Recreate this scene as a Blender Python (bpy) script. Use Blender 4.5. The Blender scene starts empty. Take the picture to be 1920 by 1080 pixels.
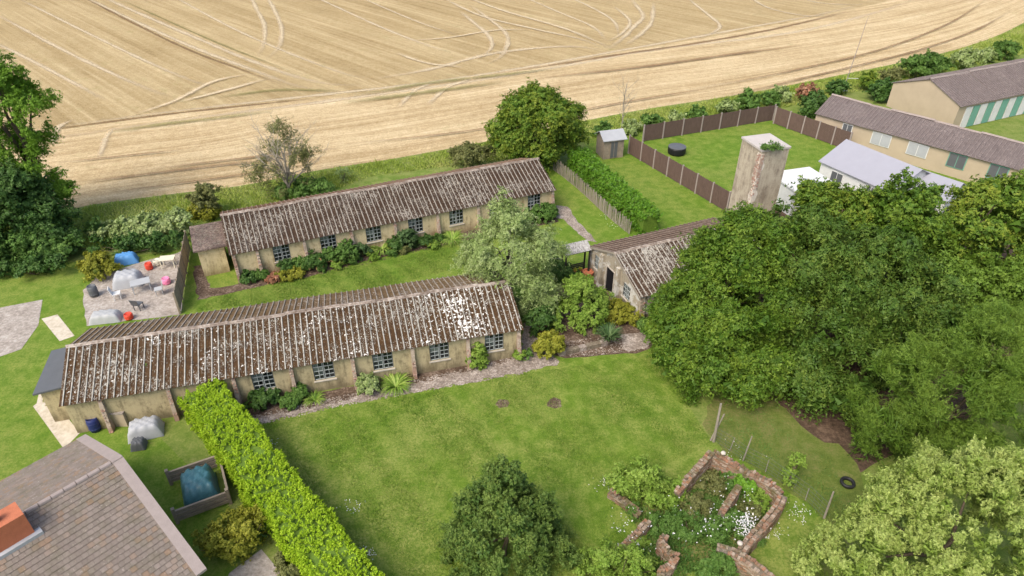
import bpy, bmesh, math, random
import numpy as np
from mathutils import Vector, Matrix
R = math.radians
S = bpy.context.scene
COL = S.collection
random.seed(7)
rs = np.random.RandomState(11)

# ---------------------------------------------------------------- camera, sky, sun, exposure
FPX, PITCH, ROLL, CAMH = 1284.48, 0.601115, 0.00603, 26.4438
_F = np.array([0, math.cos(PITCH), -math.sin(PITCH)])
_R0 = np.array([1, 0, 0.]); _U0 = np.array([0, math.sin(PITCH), math.cos(PITCH)])
_R = math.cos(ROLL)*_R0 + math.sin(ROLL)*_U0
_U = -math.sin(ROLL)*_R0 + math.cos(ROLL)*_U0
cam = bpy.data.cameras.new('camera'); camo = bpy.data.objects.new('camera', cam); COL.objects.link(camo)
camo.matrix_world = Matrix(((_R[0], _U[0], -_F[0], 0), (_R[1], _U[1], -_F[1], 0), (_R[2], _U[2], -_F[2], CAMH), (0, 0, 0, 1)))
cam.sensor_width = 36; cam.lens = FPX*36/1920; cam.clip_start = .1; cam.clip_end = 3000
S.camera = camo
SUN_EL, SUN_AZ = R(52), R(-142)          # azimuth: direction the light comes FROM, measured from +Y clockwise
world = bpy.data.worlds.new('World'); S.world = world; world.use_nodes = True
wn = world.node_tree.nodes; wl = world.node_tree.links
sky = wn.new('ShaderNodeTexSky'); sky.sky_type = 'NISHITA'; sky.sun_disc = False
sky.sun_elevation = SUN_EL; sky.sun_rotation = SUN_AZ; sky.dust_density = 4; sky.air_density = 1.0; sky.ozone_density = .6
wl.new(sky.outputs[0], wn['Background'].inputs[0]); wn['Background'].inputs[1].default_value = .15
sl = bpy.data.lights.new('sun', 'SUN'); sl.energy = 1.35; sl.angle = R(28); sl.color = (1, .95, .86)
so = bpy.data.objects.new('sun', sl); COL.objects.link(so)
sd = Vector((math.sin(SUN_AZ)*math.cos(SUN_EL), math.cos(SUN_AZ)*math.cos(SUN_EL), math.sin(SUN_EL)))
so.rotation_euler = sd.to_track_quat('Z', 'Y').to_euler()
S.view_settings.view_transform = 'Standard'; S.view_settings.look = 'None'; S.view_settings.gamma = 1
S.view_settings.use_curve_mapping = False; S.view_settings.exposure = .84

# ---------------------------------------------------------------- where a point of the photograph lies in the place
def ray(u, v):
    return (u-960)/FPX*_R - (v-540)/FPX*_U + _F
def G(u, v, z=0.):                      # the point at height z
    d = ray(u, v); t = (z-CAMH)/d[2]
    return Vector((d[0]*t, d[1]*t, z))
def RY(u, v, Y):                        # the point at ground distance Y
    d = ray(u, v); t = Y/d[1]
    return Vector((d[0]*t, d[1]*t, CAMH+d[2]*t))
def mpp(P):                             # metres per photograph pixel at P
    return ((Vector(P)-Vector((0, 0, CAMH))).dot(Vector(_F)))/FPX
def GL(pts, z=0.): return [G(u, v, z) for u, v in pts]

# ---------------------------------------------------------------- objects
def tag(o, label=None, cat=None, group=None, kind=None):
    if label: o['label'] = label
    if cat: o['category'] = cat
    if group: o['group'] = group
    if kind: o['kind'] = kind
    return o
def thing(name, label, cat, loc=(0, 0, 0), rz=0., group=None):
    o = bpy.data.objects.new(name, None); COL.objects.link(o); o.location = loc; o.rotation_euler = (0, 0, rz)
    o.empty_display_size = .3
    return tag(o, label, cat, group)
def link(name, me, parent=None, mat=None):
    o = bpy.data.objects.new(name, me); COL.objects.link(o)
    if parent: o.parent = parent
    if mat is not None and not me.materials:
        for m in (mat if isinstance(mat, (list, tuple)) else [mat]): me.materials.append(m)
    return o
class MB:
    def __init__(s): s.v = []; s.f = []; s.m = []; s.a = []
    def add(s, vs, fs, m=0, a=0.):
        b = len(s.v); s.v += [tuple(p) for p in vs]; s.f += [tuple(b+i for i in f) for f in fs]; s.m += [m]*len(fs)
        s.a += (list(a) if isinstance(a, (list, tuple)) else [a]*len(vs))
    def box(s, x0, x1, y0, y1, z0, z1, m=0, M=None, j=0.):
        vs = [(x, y, z) for x in (x0, x1) for y in (y0, y1) for z in (z0, z1)]
        if j: vs = [tuple(c+random.uniform(-j, j) for c in p) for p in vs]
        if M is not None: vs = [tuple(M @ Vector(p)) for p in vs]
        s.add(vs, [(0, 1, 3, 2), (4, 6, 7, 5), (0, 4, 5, 1), (2, 3, 7, 6), (0, 2, 6, 4), (1, 5, 7, 3)], m)
    def tube(s, pts, rad, n=6, m=0, cap=True):
        pts = [Vector(p) for p in pts]; b = []; N = len(pts)
        if not isinstance(rad, (list, tuple)): rad = [rad]*N
        vs = []
        for i, p in enumerate(pts):
            d = (pts[min(i+1, N-1)]-pts[max(i-1, 0)]); d = d.normalized() if d.length > 1e-6 else Vector((0, 0, 1))
            a = d.orthogonal().normalized() if i == 0 else (a-d*a.dot(d)).normalized()
            c = d.cross(a)
            for k in range(n):
                t = 2*math.pi*k/n; vs.append(p+(a*math.cos(t)+c*math.sin(t))*rad[i])
        fs = [(i*n+k, i*n+(k+1) % n, (i+1)*n+(k+1) % n, (i+1)*n+k) for i in range(N-1) for k in range(n)]
        if cap: fs += [tuple(reversed(range(n))), tuple((N-1)*n+k for k in range(n))]
        s.add(vs, fs, m)
    def lathe(s, prof, n=14, m=0, M=None):
        vs = []
        for r, z in prof:
            for k in range(n):
                t = 2*math.pi*k/n; p = Vector((r*math.cos(t), r*math.sin(t), z)); vs.append(M @ p if M is not None else p)
        fs = [(i*n+k, i*n+(k+1) % n, (i+1)*n+(k+1) % n, (i+1)*n+k) for i in range(len(prof)-1) for k in range(n)]
        if prof[0][0] > 1e-4: fs.append(tuple(reversed(range(n))))
        if prof[-1][0] > 1e-4: fs.append(tuple((len(prof)-1)*n+k for k in range(n)))
        s.add(vs, fs, m)
    def mesh(s, name, mat, attr=None, smooth=False):
        me = bpy.data.meshes.new(name); me.from_pydata(s.v, [], s.f)
        for m in (mat if isinstance(mat, (list, tuple)) else [mat]): me.materials.append(m)
        me.polygons.foreach_set('material_index', s.m)
        if smooth: me.polygons.foreach_set('use_smooth', [True]*len(s.f))
        if attr: me.attributes.new(attr, 'FLOAT', 'POINT').data.foreach_set('value', s.a)
        me.update(); return me
    def obj(s, name, mat, parent=None, **k): return link(name, s.mesh(name, mat, **k), parent)

# ---------------------------------------------------------------- materials
class NT:
    def __init__(s, name, rough=.85, spec=.3):
        s.mat = bpy.data.materials.new(name); s.mat.use_nodes = True; s.t = s.mat.node_tree
        s.b = s.t.nodes['Principled BSDF']; s.b.inputs['Roughness'].default_value = rough
        s.b.inputs['Specular IOR Level'].default_value = spec; s.out = s.t.nodes['Material Output']
        s.geo = None
    def n(s, t, **k):
        x = s.t.nodes.new('ShaderNode'+t)
        for a, v in k.items(): setattr(x, a, v)
        return x
    def l(s, a, b): s.t.links.new(a, b)
    def pos(s):
        if not s.geo: s.geo = s.n('NewGeometry')
        return s.geo.outputs['Position']
    def objpos(s, k=50.):
        tc = s.n('TexCoord'); oi = s.n('ObjectInfo'); m = s.n('VectorMath', operation='MULTIPLY_ADD'); m.inputs[1].default_value = (k, k*1.7, k*.6)
        s.l(oi.outputs['Random'], m.inputs[0]); s.l(tc.outputs['Object'], m.inputs[2]); return m.outputs[0]
    def noise(s, scale, detail=4, rough=.6, vec=None, stretch=None, rot=0, dist=0.):
        v = vec or s.pos()
        if stretch or rot:
            mp = s.n('Mapping'); s.l(v, mp.inputs[0]); mp.inputs['Scale'].default_value = stretch or (1, 1, 1); mp.inputs['Rotation'].default_value = (0, 0, rot); v = mp.outputs[0]
        x = s.n('TexNoise'); x.inputs['Scale'].default_value = scale; x.inputs['Detail'].default_value = detail; x.inputs['Roughness'].default_value = rough; x.inputs['Distortion'].default_value = dist
        s.l(v, x.inputs[0]); return x.outputs[0]
    def ramp(s, fac, stops, interp='LINEAR'):
        x = s.n('ValToRGB'); s.l(fac, x.inputs[0]); e = x.color_ramp.elements; x.color_ramp.interpolation = interp
        while len(e) < len(stops): e.new(.5)
        for el, (p, c) in zip(e, stops):
            el.position = p; el.color = (c, c, c, 1) if isinstance(c, (int, float)) else (*c, 1)
        return x.outputs[0]
    def mix(s, fac, a, b, mode='MIX'):
        x = s.n('Mix', data_type='RGBA', blend_type=mode)
        for ix, v in ((0, fac), (6, a), (7, b)):
            sock = x.inputs[ix]
            if hasattr(v, 'links'): s.l(v, sock)
            elif isinstance(v, (int, float)): sock.default_value = v if ix == 0 else (v, v, v, 1)
            else: sock.default_value = (*v, 1)
        return x.outputs[2]
    def math(s, op, a, b=0., clamp=False):
        x = s.n('Math', operation=op, use_clamp=clamp)
        for sock, v in ((x.inputs[0], a), (x.inputs[1], b)):
            if hasattr(v, 'links'): s.l(v, sock)
            else: sock.default_value = v
        return x.outputs[0]
    def attr(s, name):
        x = s.n('Attribute'); x.attribute_name = name; return x.outputs['Fac']
    def color(s, c):
        if hasattr(c, 'links'): s.l(c, s.b.inputs['Base Color'])
        else: s.b.inputs['Base Color'].default_value = (*c, 1)
        return s
    def bump(s, h, strength=.5, dist=.02):
        x = s.n('Bump'); x.inputs['Strength'].default_value = strength; x.inputs['Distance'].default_value = dist
        s.l(h, x.inputs['Height']); s.l(x.outputs[0], s.b.inputs['Normal']); return s
def mul(c, k): return tuple(min(1, x*k) for x in c)

def mat_simple(name, c, var=.25, scale=4, rough=.85, fine=30, bump=.3, spec=.3):
    m = NT(name, rough, spec); a = m.noise(scale, 4, vec=m.objpos()); b = m.noise(fine, 3, vec=m.objpos())
    k = m.mix(.5, a, b); m.color(m.ramp(k, [(.3, mul(c, 1-var)), (.5, c), (.72, mul(c, 1+var))])); m.bump(b, bump, .01); return m.mat

def mat_leaf(name, c0, c1, c2, trans=.2, rough=.6):
    m = NT(name, rough, .25); v = m.attr('var')
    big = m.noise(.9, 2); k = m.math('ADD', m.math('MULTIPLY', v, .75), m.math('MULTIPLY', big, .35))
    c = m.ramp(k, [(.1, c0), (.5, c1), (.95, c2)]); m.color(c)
    tr = m.n('BsdfTranslucent'); m.l(c, tr.inputs[0]); mx = m.n('MixShader'); mx.inputs[0].default_value = trans
    m.l(m.b.outputs[0], mx.inputs[1]); m.l(tr.outputs[0], mx.inputs[2]); m.l(mx.outputs[0], m.out.inputs[0]); return m.mat

def mat_grass(name, c0, c1, c2, dry, dryamt=.5):
    m = NT(name, .9, .15)
    a = m.noise(.16, 4, .6, dist=.6); b = m.noise(1.3, 5, .65); d = m.noise(8, 4, .75); f = m.noise(30, 3, .8)
    k = m.math('ADD', m.math('MULTIPLY', b, .5), m.math('MULTIPLY', d, .5)); k = m.math('ADD', m.math('MULTIPLY', k, .6), m.math('MULTIPLY', f, .4))
    c = m.ramp(k, [(.36, c0), (.5, c1), (.62, c2)])
    dm = m.math('MULTIPLY', m.ramp(m.math('ADD', m.math('MULTIPLY', a, .5), m.math('MULTIPLY', b, .5)), [(.43, 0.), (.58, 1.)]), m.ramp(d, [(.4, .2), (.62, 1.)]))
    c = m.mix(m.math('MULTIPLY', dm, dryamt), c, dry)
    m.color(c); m.bump(k, 1., .06); return m.mat

def mat_soil(name, c0, c1, c2, sc=7):
    m = NT(name, .95, .1); a = m.noise(1.2, 3); b = m.noise(sc, 5, .75); k = m.math('ADD', m.math('MULTIPLY', a, .35), m.math('MULTIPLY', b, .65))
    m.color(m.ramp(k, [(.35, c0), (.5, c1), (.62, c2)])); m.bump(b, .8, .05); return m.mat

def mat_roof(name, pan0, pan1, lichen, amt=.5, low=0., white=0.):
    """mossy corrugated sheet: pale lichen on the rolls (attribute 'roll') and in patches in the pans"""
    m = NT(name, .92, .15); op = m.objpos(60)
    big = m.noise(.45, 3, .6); mid = m.noise(2.2, 4, .65); fine = m.noise(7, 4, .7, vec=op, stretch=(1.6, .75, 1)); fl = m.noise(13, 3, .7)
    pan = m.ramp(m.math('ADD', m.math('MULTIPLY', mid, .5), m.math('MULTIPLY', fl, .5)), [(.34, pan0), (.66, pan1)])
    # patches in the pans
    t = m.math('ADD', m.math('MULTIPLY', big, .45), m.math('MULTIPLY', fine, .8))
    patch = m.ramp(t, [(.70-.16*amt, 0.), (.76-.16*amt, 1.)])
    rl = m.attr('roll')
    rollm = m.math('MULTIPLY', m.ramp(rl, [(.35, 0.), (.7, 1.)]), m.ramp(m.math('ADD', m.math('MULTIPLY', fl, .5), m.math('MULTIPLY', mid, .5)), [(.36, .15), (.48, 1.)]))
    fk = m.ramp(m.math('ADD', m.math('MULTIPLY', m.noise(16, 2, .6), .7), m.math('MULTIPLY', m.noise(.8, 3, .6), .4)), [(.635, 0.), (.67, 1.)])
    mask = m.math('MAXIMUM', m.math('MAXIMUM', patch, fk), rollm)
    lc = m.ramp(m.noise(5, 3), [(.3, mul(lichen, .62)), (.7, lichen)])
    c = m.mix(mask, pan, lc)
    if white:
        dp = m.n('VectorMath', operation='DISTANCE'); m.l(m.pos(), dp.inputs[0]); dp.inputs[1].default_value = tuple(G(878, 590, 2.9))     # the big bare patch of lichen near the right end of the near roof
        nz = m.math('ADD', m.math('MULTIPLY', m.noise(6.5, 3, .6), .75), m.math('MULTIPLY', m.noise(.5, 3), .35)); nz = m.math('ADD', nz, m.math('MULTIPLY', m.ramp(m.math('MULTIPLY', dp.outputs['Value'], .3), [(.1, 1.), (.95, 0.)]), .06))
        w = m.ramp(nz, [(.675, 0.), (.70, 1.)])
        c = m.mix(m.math('MULTIPLY', w, white), c, (.78, .76, .70))
    m.color(c); m.bump(m.math('ADD', fl, mask), .5, .02); return m.mat

def mat_render(name, c, dirt, stain, amt=.5, patch=None):
    m = NT(name, .92, .15); tc = m.n('TexCoord'); P = m.pos()
    big = m.noise(.7, 4, .65); st = m.noise(1.6, 4, .7, stretch=(1, 1, .3)); fine = m.noise(14, 4, .7)
    k = m.math('ADD', m.math('MULTIPLY', big, .5), m.math('MULTIPLY', st, .5))
    cc = m.ramp(k, [(.36, dirt), (.36+.2*amt, c), (.8, mul(c, 1.15))])
    s2 = m.ramp(m.math('ADD', m.math('MULTIPLY', m.noise(2.2, 5, .75), .6), m.math('MULTIPLY', m.noise(7, 3, .6, stretch=(1, 1, .12)), .4)), [(.5, 0.), (.62, 1.)])
    sep = m.n('SeparateXYZ'); m.l(P, sep.inputs[0])
    foot_band = m.math('MULTIPLY', m.ramp(m.math('ADD', m.math('MULTIPLY', sep.outputs[2], .5), m.math('MULTIPLY', m.math('SUBTRACT', st, .5), 1.1)), [(.05, 1.), (.42, 0.)]), .75)  # stain colour mixed in more towards the foot of the wall, edge broken by noise
    cc = m.mix(m.math('MULTIPLY', s2, .6), cc, stain); cc = m.mix(foot_band, cc, stain)
    if patch: cc = m.mix(m.ramp(m.noise(1.1, 5, .7), [(.5, 0.), (.56, .9)]), cc, patch)
    m.color(m.mix(.25, cc, m.mix(1., cc, m.ramp(fine, [(.3, .45), (.7, 1.3)]), 'MULTIPLY'))); m.bump(fine, .4, .015); return m.mat

def mat_brick(name, cols, moss=.7):
    m = NT(name, .95, .1); oi = m.n('ObjectInfo'); g = m.n('NewGeometry')
    rnd = m.math('FRACT', m.math('ADD', oi.outputs['Random'], g.outputs['Random Per Island']))
    st = [(i/(len(cols)-1), c) for i, c in enumerate(cols)]
    c = m.ramp(rnd, st); f = m.noise(9, 4, .7)
    c = m.mix(m.math('MULTIPLY', m.ramp(m.noise(1.6, 5, .7), [(.48, 0.), (.62, 1.)]), moss), c, (.085, .09, .03))
    c = m.mix(m.ramp(f, [(.6, 0.), (.7, .6)]), c, (.45, .41, .35))
    m.color(c); m.bump(f, .6, .02); return m.mat

M = {}
M['meadow'] = mat_grass('meadow', (.075, .125, .018), (.13, .19, .03), (.20, .25, .06), (.27, .25, .10), .6)
M['lawn'] = mat_grass('lawn', (.050, .112, .010), (.115, .190, .018), (.20, .275, .040), (.29, .285, .09), .7)
M['lawnlush'] = mat_grass('lawnlush', (.052, .112, .010), (.11, .190, .018), (.18, .265, .034), (.25, .25, .07), .65)
M['rough'] = mat_grass('rough', (.06, .095, .016), (.11, .145, .026), (.17, .20, .05), (.20, .15, .075), .7)
M['soil'] = mat_soil('soil', (.04, .026, .017), (.105, .072, .05), (.25, .19, .145))
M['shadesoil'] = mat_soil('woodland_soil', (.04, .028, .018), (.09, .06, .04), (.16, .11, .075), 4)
M['gravel'] = mat_soil('gravel', (.12, .09, .068), (.27, .225, .185), (.50, .44, .385), 8)
M['concrete'] = mat_soil('old_concrete', (.20, .17, .14), (.33, .29, .25), (.45, .41, .36), 5)
M['paving'] = mat_soil('pale_paving', (.36, .31, .23), (.50, .44, .34), (.60, .54, .43), 3)
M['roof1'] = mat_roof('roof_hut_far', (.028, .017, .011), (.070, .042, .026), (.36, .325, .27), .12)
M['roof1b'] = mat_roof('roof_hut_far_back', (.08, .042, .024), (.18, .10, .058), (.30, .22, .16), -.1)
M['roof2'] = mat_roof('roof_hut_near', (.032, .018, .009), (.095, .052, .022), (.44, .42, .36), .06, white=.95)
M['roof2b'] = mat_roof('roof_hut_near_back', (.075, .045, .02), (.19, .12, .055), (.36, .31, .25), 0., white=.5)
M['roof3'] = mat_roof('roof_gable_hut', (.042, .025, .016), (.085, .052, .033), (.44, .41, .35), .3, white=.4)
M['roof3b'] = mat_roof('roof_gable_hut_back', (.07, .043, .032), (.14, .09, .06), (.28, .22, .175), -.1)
M['roofgrey'] = mat_roof('roof_grey_brown', (.10, .08, .075), (.17, .14, .13), (.24, .20, .185), .2)
M['canopyroof'] = mat_roof('canopy_sheet', (.16, .15, .14), (.30, .28, .26), (.50, .48, .45), .6)
M['ridge'] = mat_soil('ridge_lichen', (.11, .08, .06), (.27, .22, .18), (.48, .42, .36), 5)
M['render1'] = mat_render('render_cream', (.57, .475, .285), (.41, .32, .165), (.22, .16, .08), .45)
M['render2'] = mat_render('render_ochre', (.44, .37, .22), (.27, .22, .125), (.13, .105, .06), .5)
M['render3'] = mat_render('render_peeling', (.34, .295, .22), (.19, .155, .11), (.12, .10, .07), .5, patch=(.56, .54, .49))
M['rendert'] = mat_render('render_tower', (.42, .365, .275), (.25, .205, .15), (.17, .13, .10), .75)
M['renderp'] = mat_render('render_pale_patch', (.62, .56, .47), (.50, .43, .34), (.36, .27, .2), .5)
M['pier'] = mat_render('pier_render', (.40, .33, .26), (.22, .15, .11), (.30, .17, .12), .6)
M['brick'] = mat_brick('brick_red', [(.19, .10, .062), (.28, .18, .12), (.24, .18, .13), (.38, .30, .23), (.17, .12, .08), (.34, .17, .10)])
M['brickpale'] = mat_brick('brick_pale', [(.42, .30, .24), (.36, .20, .15), (.50, .42, .34), (.33, .25, .2)], .1)
M['mortar'] = mat_soil('mortar', (.10, .08, .055), (.17, .14, .10), (.28, .24, .18), 8)
M['steel'] = mat_simple('window_bars', (.42, .45, .43), .3)
M['frame'] = mat_simple('window_frame', (.13, .14, .14), .3)
M['sill'] = mat_simple('sill', (.48, .43, .36), .25)
M['dark'] = mat_simple('dark_interior', (.012, .012, .011), .2)
M['wood'] = mat_simple('weathered_wood', (.27, .22, .165), .35, 3)
M['pale_wood'] = mat_simple('silvered_wood', (.27, .235, .185), .3, 3)
M['brownfence'] = mat_simple('brown_fence', (.115, .075, .06), .25, 2)
M['post'] = mat_simple('concrete_post', (.30, .25, .225), .15)
M['bark'] = mat_simple('bark', (.10, .075, .05), .4, 5, bump=.8)
M['barkpale'] = mat_simple('bark_pale', (.30, .265, .21), .3, 6)
M['blackwood'] = mat_simple('black_wood', (.025, .022, .018), .3)
M['white'] = mat_simple('white_paint', (.60, .60, .58), .14, 2)
M['slate'] = mat_simple('grey_roof', (.30, .30, .335), .06, 1.5)
M['slab'] = mat_simple('tower_slab', (.45, .41, .37), .15, 2)
M['terracotta'] = mat_simple('terracotta', (.42, .14, .07), .2)
M['tile'] = mat_brick('roof_tile', [(.19, .155, .13), (.215, .18, .15), (.175, .145, .12), (.235, .195, .165), (.23, .16, .11)], .25)
M['housewall'] = mat_simple('house_wall', (.42, .34, .24), .12, 1)
M['teal'] = mat_simple('teal_tarp', (.055, .16, .18), .4, 2, rough=.45, spec=.5)
M['green_paint'] = mat_simple('green_shutter', (.15, .33, .25), .1)
for nme, c in dict(blue=(.10, .28, .55), navy=(.02, .03, .12), red=(.60, .06, .03), pink=(.75, .22, .38), grey=(.36, .37, .37), dgrey=(.10, .105, .11), cream=(.62, .58, .45), black=(.012, .012, .014), rubber=(.02, .02, .02), silver=(.36, .37, .38)).items():
    M[nme] = mat_simple('paint_'+nme, c, .12, 2, rough=.5)
def mat_glass():
    m = NT('window_glass', .12, .6); g = m.n('NewGeometry'); m.color(m.ramp(g.outputs['Random Per Island'], [(0., (.008, .011, .012)), (.6, (.03, .04, .042)), (.85, (.09, .12, .12)), (1., (.22, .25, .23))]))
    tr = m.n('BsdfTransparent'); mx = m.n('MixShader'); mx.inputs[0].default_value = .3
    m.l(m.b.outputs[0], mx.inputs[1]); m.l(tr.outputs[0], mx.inputs[2]); m.l(mx.outputs[0], m.out.inputs[0]); return m.mat
M['glass'] = mat_glass()
L = {}
L['hornbeam'] = mat_leaf('leaf_hornbeam', (.028, .072, .006), (.070, .142, .011), (.20, .275, .028), .15)
L['hornbeam2'] = mat_leaf('leaf_hornbeam_dull', (.026, .064, .008), (.062, .122, .014), (.175, .235, .036), .15)
L['maple'] = mat_leaf('leaf_maple', (.040, .095, .010), (.095, .175, .016), (.27, .30, .032))
L['laurel'] = mat_leaf('leaf_laurel', (.055, .13, .012), (.11, .25, .02), (.20, .36, .04), rough=.35)
L['lime'] = mat_leaf('leaf_lime_conifer', (.17, .29, .010), (.31, .47, .018), (.46, .60, .045))
L['yew'] = mat_leaf('leaf_yew', (.036, .08, .014), (.082, .15, .026), (.19, .26, .05), .15)
L['pine'] = mat_leaf('leaf_pine', (.042, .090, .008), (.095, .172, .017), (.20, .30, .042), .2)
L['pale'] = mat_leaf('leaf_pale', (.055, .095, .012), (.185, .27, .040), (.45, .52, .155), .15)
L['pear'] = mat_leaf('leaf_pear', (.095, .15, .035), (.24, .325, .095), (.50, .56, .28))
L['bright'] = mat_leaf('leaf_bright', (.07, .14, .014), (.165, .275, .032), (.33, .43, .09))
L['yellow'] = mat_leaf('leaf_golden', (.10, .12, .01), (.22, .235, .022), (.38, .37, .05))
L['dark'] = mat_leaf('leaf_dark', (.028, .07, .014), (.055, .125, .022), (.12, .20, .045), rough=.5)
L['mid'] = mat_leaf('leaf_mid', (.04, .095, .015), (.085, .175, .028), (.17, .27, .06))
L['olive'] = mat_leaf('leaf_olive', (.065, .08, .022), (.14, .155, .045), (.25, .25, .095))
L['ash'] = mat_leaf('leaf_ash', (.055, .14, .010), (.125, .25, .018), (.25, .40, .045), .3)
L['strap'] = mat_leaf('leaf_strap', (.09, .18, .02), (.20, .33, .04), (.38, .46, .12))
L['spiky'] = mat_leaf('leaf_spiky', (.03, .07, .022), (.06, .12, .035), (.15, .22, .08))
L['grass'] = mat_leaf('blades', (.17, .24, .03), (.31, .40, .06), (.54, .52, .20), .4)
L['turf'] = mat_leaf('turf_blades', (.055, .125, .010), (.130, .225, .02), (.32, .36, .09), .3)
L['rust'] = mat_leaf('leaf_rust', (.20, .07, .04), (.36, .16, .09), (.45, .30, .18))
L['white'] = mat_leaf('petals_white', (.6, .6, .58), (.75, .75, .72), (.85, .83, .8), .15)
L['peach'] = mat_leaf('petals_peach', (.45, .33, .10), (.62, .42, .17), (.70, .62, .30), .15)

# ---------------------------------------------------------------- foliage
def norm(a): return a/np.maximum(np.linalg.norm(a, axis=-1, keepdims=True), 1e-9)
def trimesh(name, C, T, B, lh, wh, var, mat):
    n = len(C); V = np.empty((n, 3, 3), np.float32); lh = lh[:, None]; wh = wh[:, None]
    V[:, 0] = C-T*lh+B*wh; V[:, 1] = C-T*lh-B*wh; V[:, 2] = C+T*lh
    me = bpy.data.meshes.new(name); me.vertices.add(3*n); me.vertices.foreach_set('co', V.ravel())
    me.loops.add(3*n); me.loops.foreach_set('vertex_index', np.arange(3*n, dtype=np.int32))
    me.polygons.add(n); me.polygons.foreach_set('loop_start', np.arange(0, 3*n, 3, dtype=np.int32))
    me.attributes.new('var', 'FLOAT', 'FACE').data.foreach_set('value', np.clip(var, 0, 1).astype(np.float32))
    me.update(calc_edges=True); me.materials.append(mat); return me
def leafmesh(name, C, T, B, lh, wh, var, mat):
    n = len(C); V = np.empty((n, 4, 3), np.float32)
    lh = lh[:, None] if hasattr(lh, '__len__') else lh; wh = wh[:, None] if hasattr(wh, '__len__') else wh
    V[:, 0] = C-T*lh; V[:, 1] = C-T*lh*.1+B*wh; V[:, 2] = C+T*lh; V[:, 3] = C-T*lh*.1-B*wh
    me = bpy.data.meshes.new(name); me.vertices.add(4*n); me.vertices.foreach_set('co', V.ravel())
    me.loops.add(4*n); me.loops.foreach_set('vertex_index', np.arange(4*n, dtype=np.int32))
    me.polygons.add(n); me.polygons.foreach_set('loop_start', np.arange(0, 4*n, 4, dtype=np.int32))
    me.attributes.new('var', 'FLOAT', 'FACE').data.foreach_set('value', np.clip(var, 0, 1).astype(np.float32))
    me.update(calc_edges=True); me.materials.append(mat); return me
def lump(d, seed, k=.18):
    q = np.random.RandomState(seed); s = np.zeros(len(d))
    for f in (2.1, 3.7, 6.3):
        w = q.randn(3, 3)*f; s += np.sin(d @ w[0]+q.rand()*6)*np.cos(d @ w[1]+q.rand()*6)/f*2
    return 1+k*s
def surf(ells, n, seed, hide=.8, zmin=.05, lk=.18, bottom=.35):
    """n points on the outer surface of a union of ellipsoids (c, r3)"""
    q = np.random.RandomState(seed); w = np.array([e[1][0]*e[1][1]+e[1][0]*e[1][2] for e in ells]); w = w/w.sum()
    P = np.zeros((0, 3)); D = np.zeros((0, 3)); it = 0
    while len(P) < n and it < 30:
        it += 1; m = int(n*1.6)+8
        k = q.choice(len(ells), m, p=w); d = norm(q.randn(m, 3)); d[:, 2] = np.where((d[:, 2] < 0) & (q.rand(m) > bottom), -d[:, 2], d[:, 2])
        c = np.array([e[0] for e in ells])[k]; r = np.array([e[1] for e in ells])[k]
        p = c+d*r*lump(d+c*.3, seed, lk)[:, None]; ok = p[:, 2] > zmin
        for i, e in enumerate(ells):
            s = np.linalg.norm((p-np.array(e[0]))/np.array(e[1]), axis=1); ok &= (k == i) | (s > hide)
        nn = norm(d/r); P = np.vstack([P, p[ok]]); D = np.vstack([D, nn[ok]])
    return P[:n], D[:n]
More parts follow.
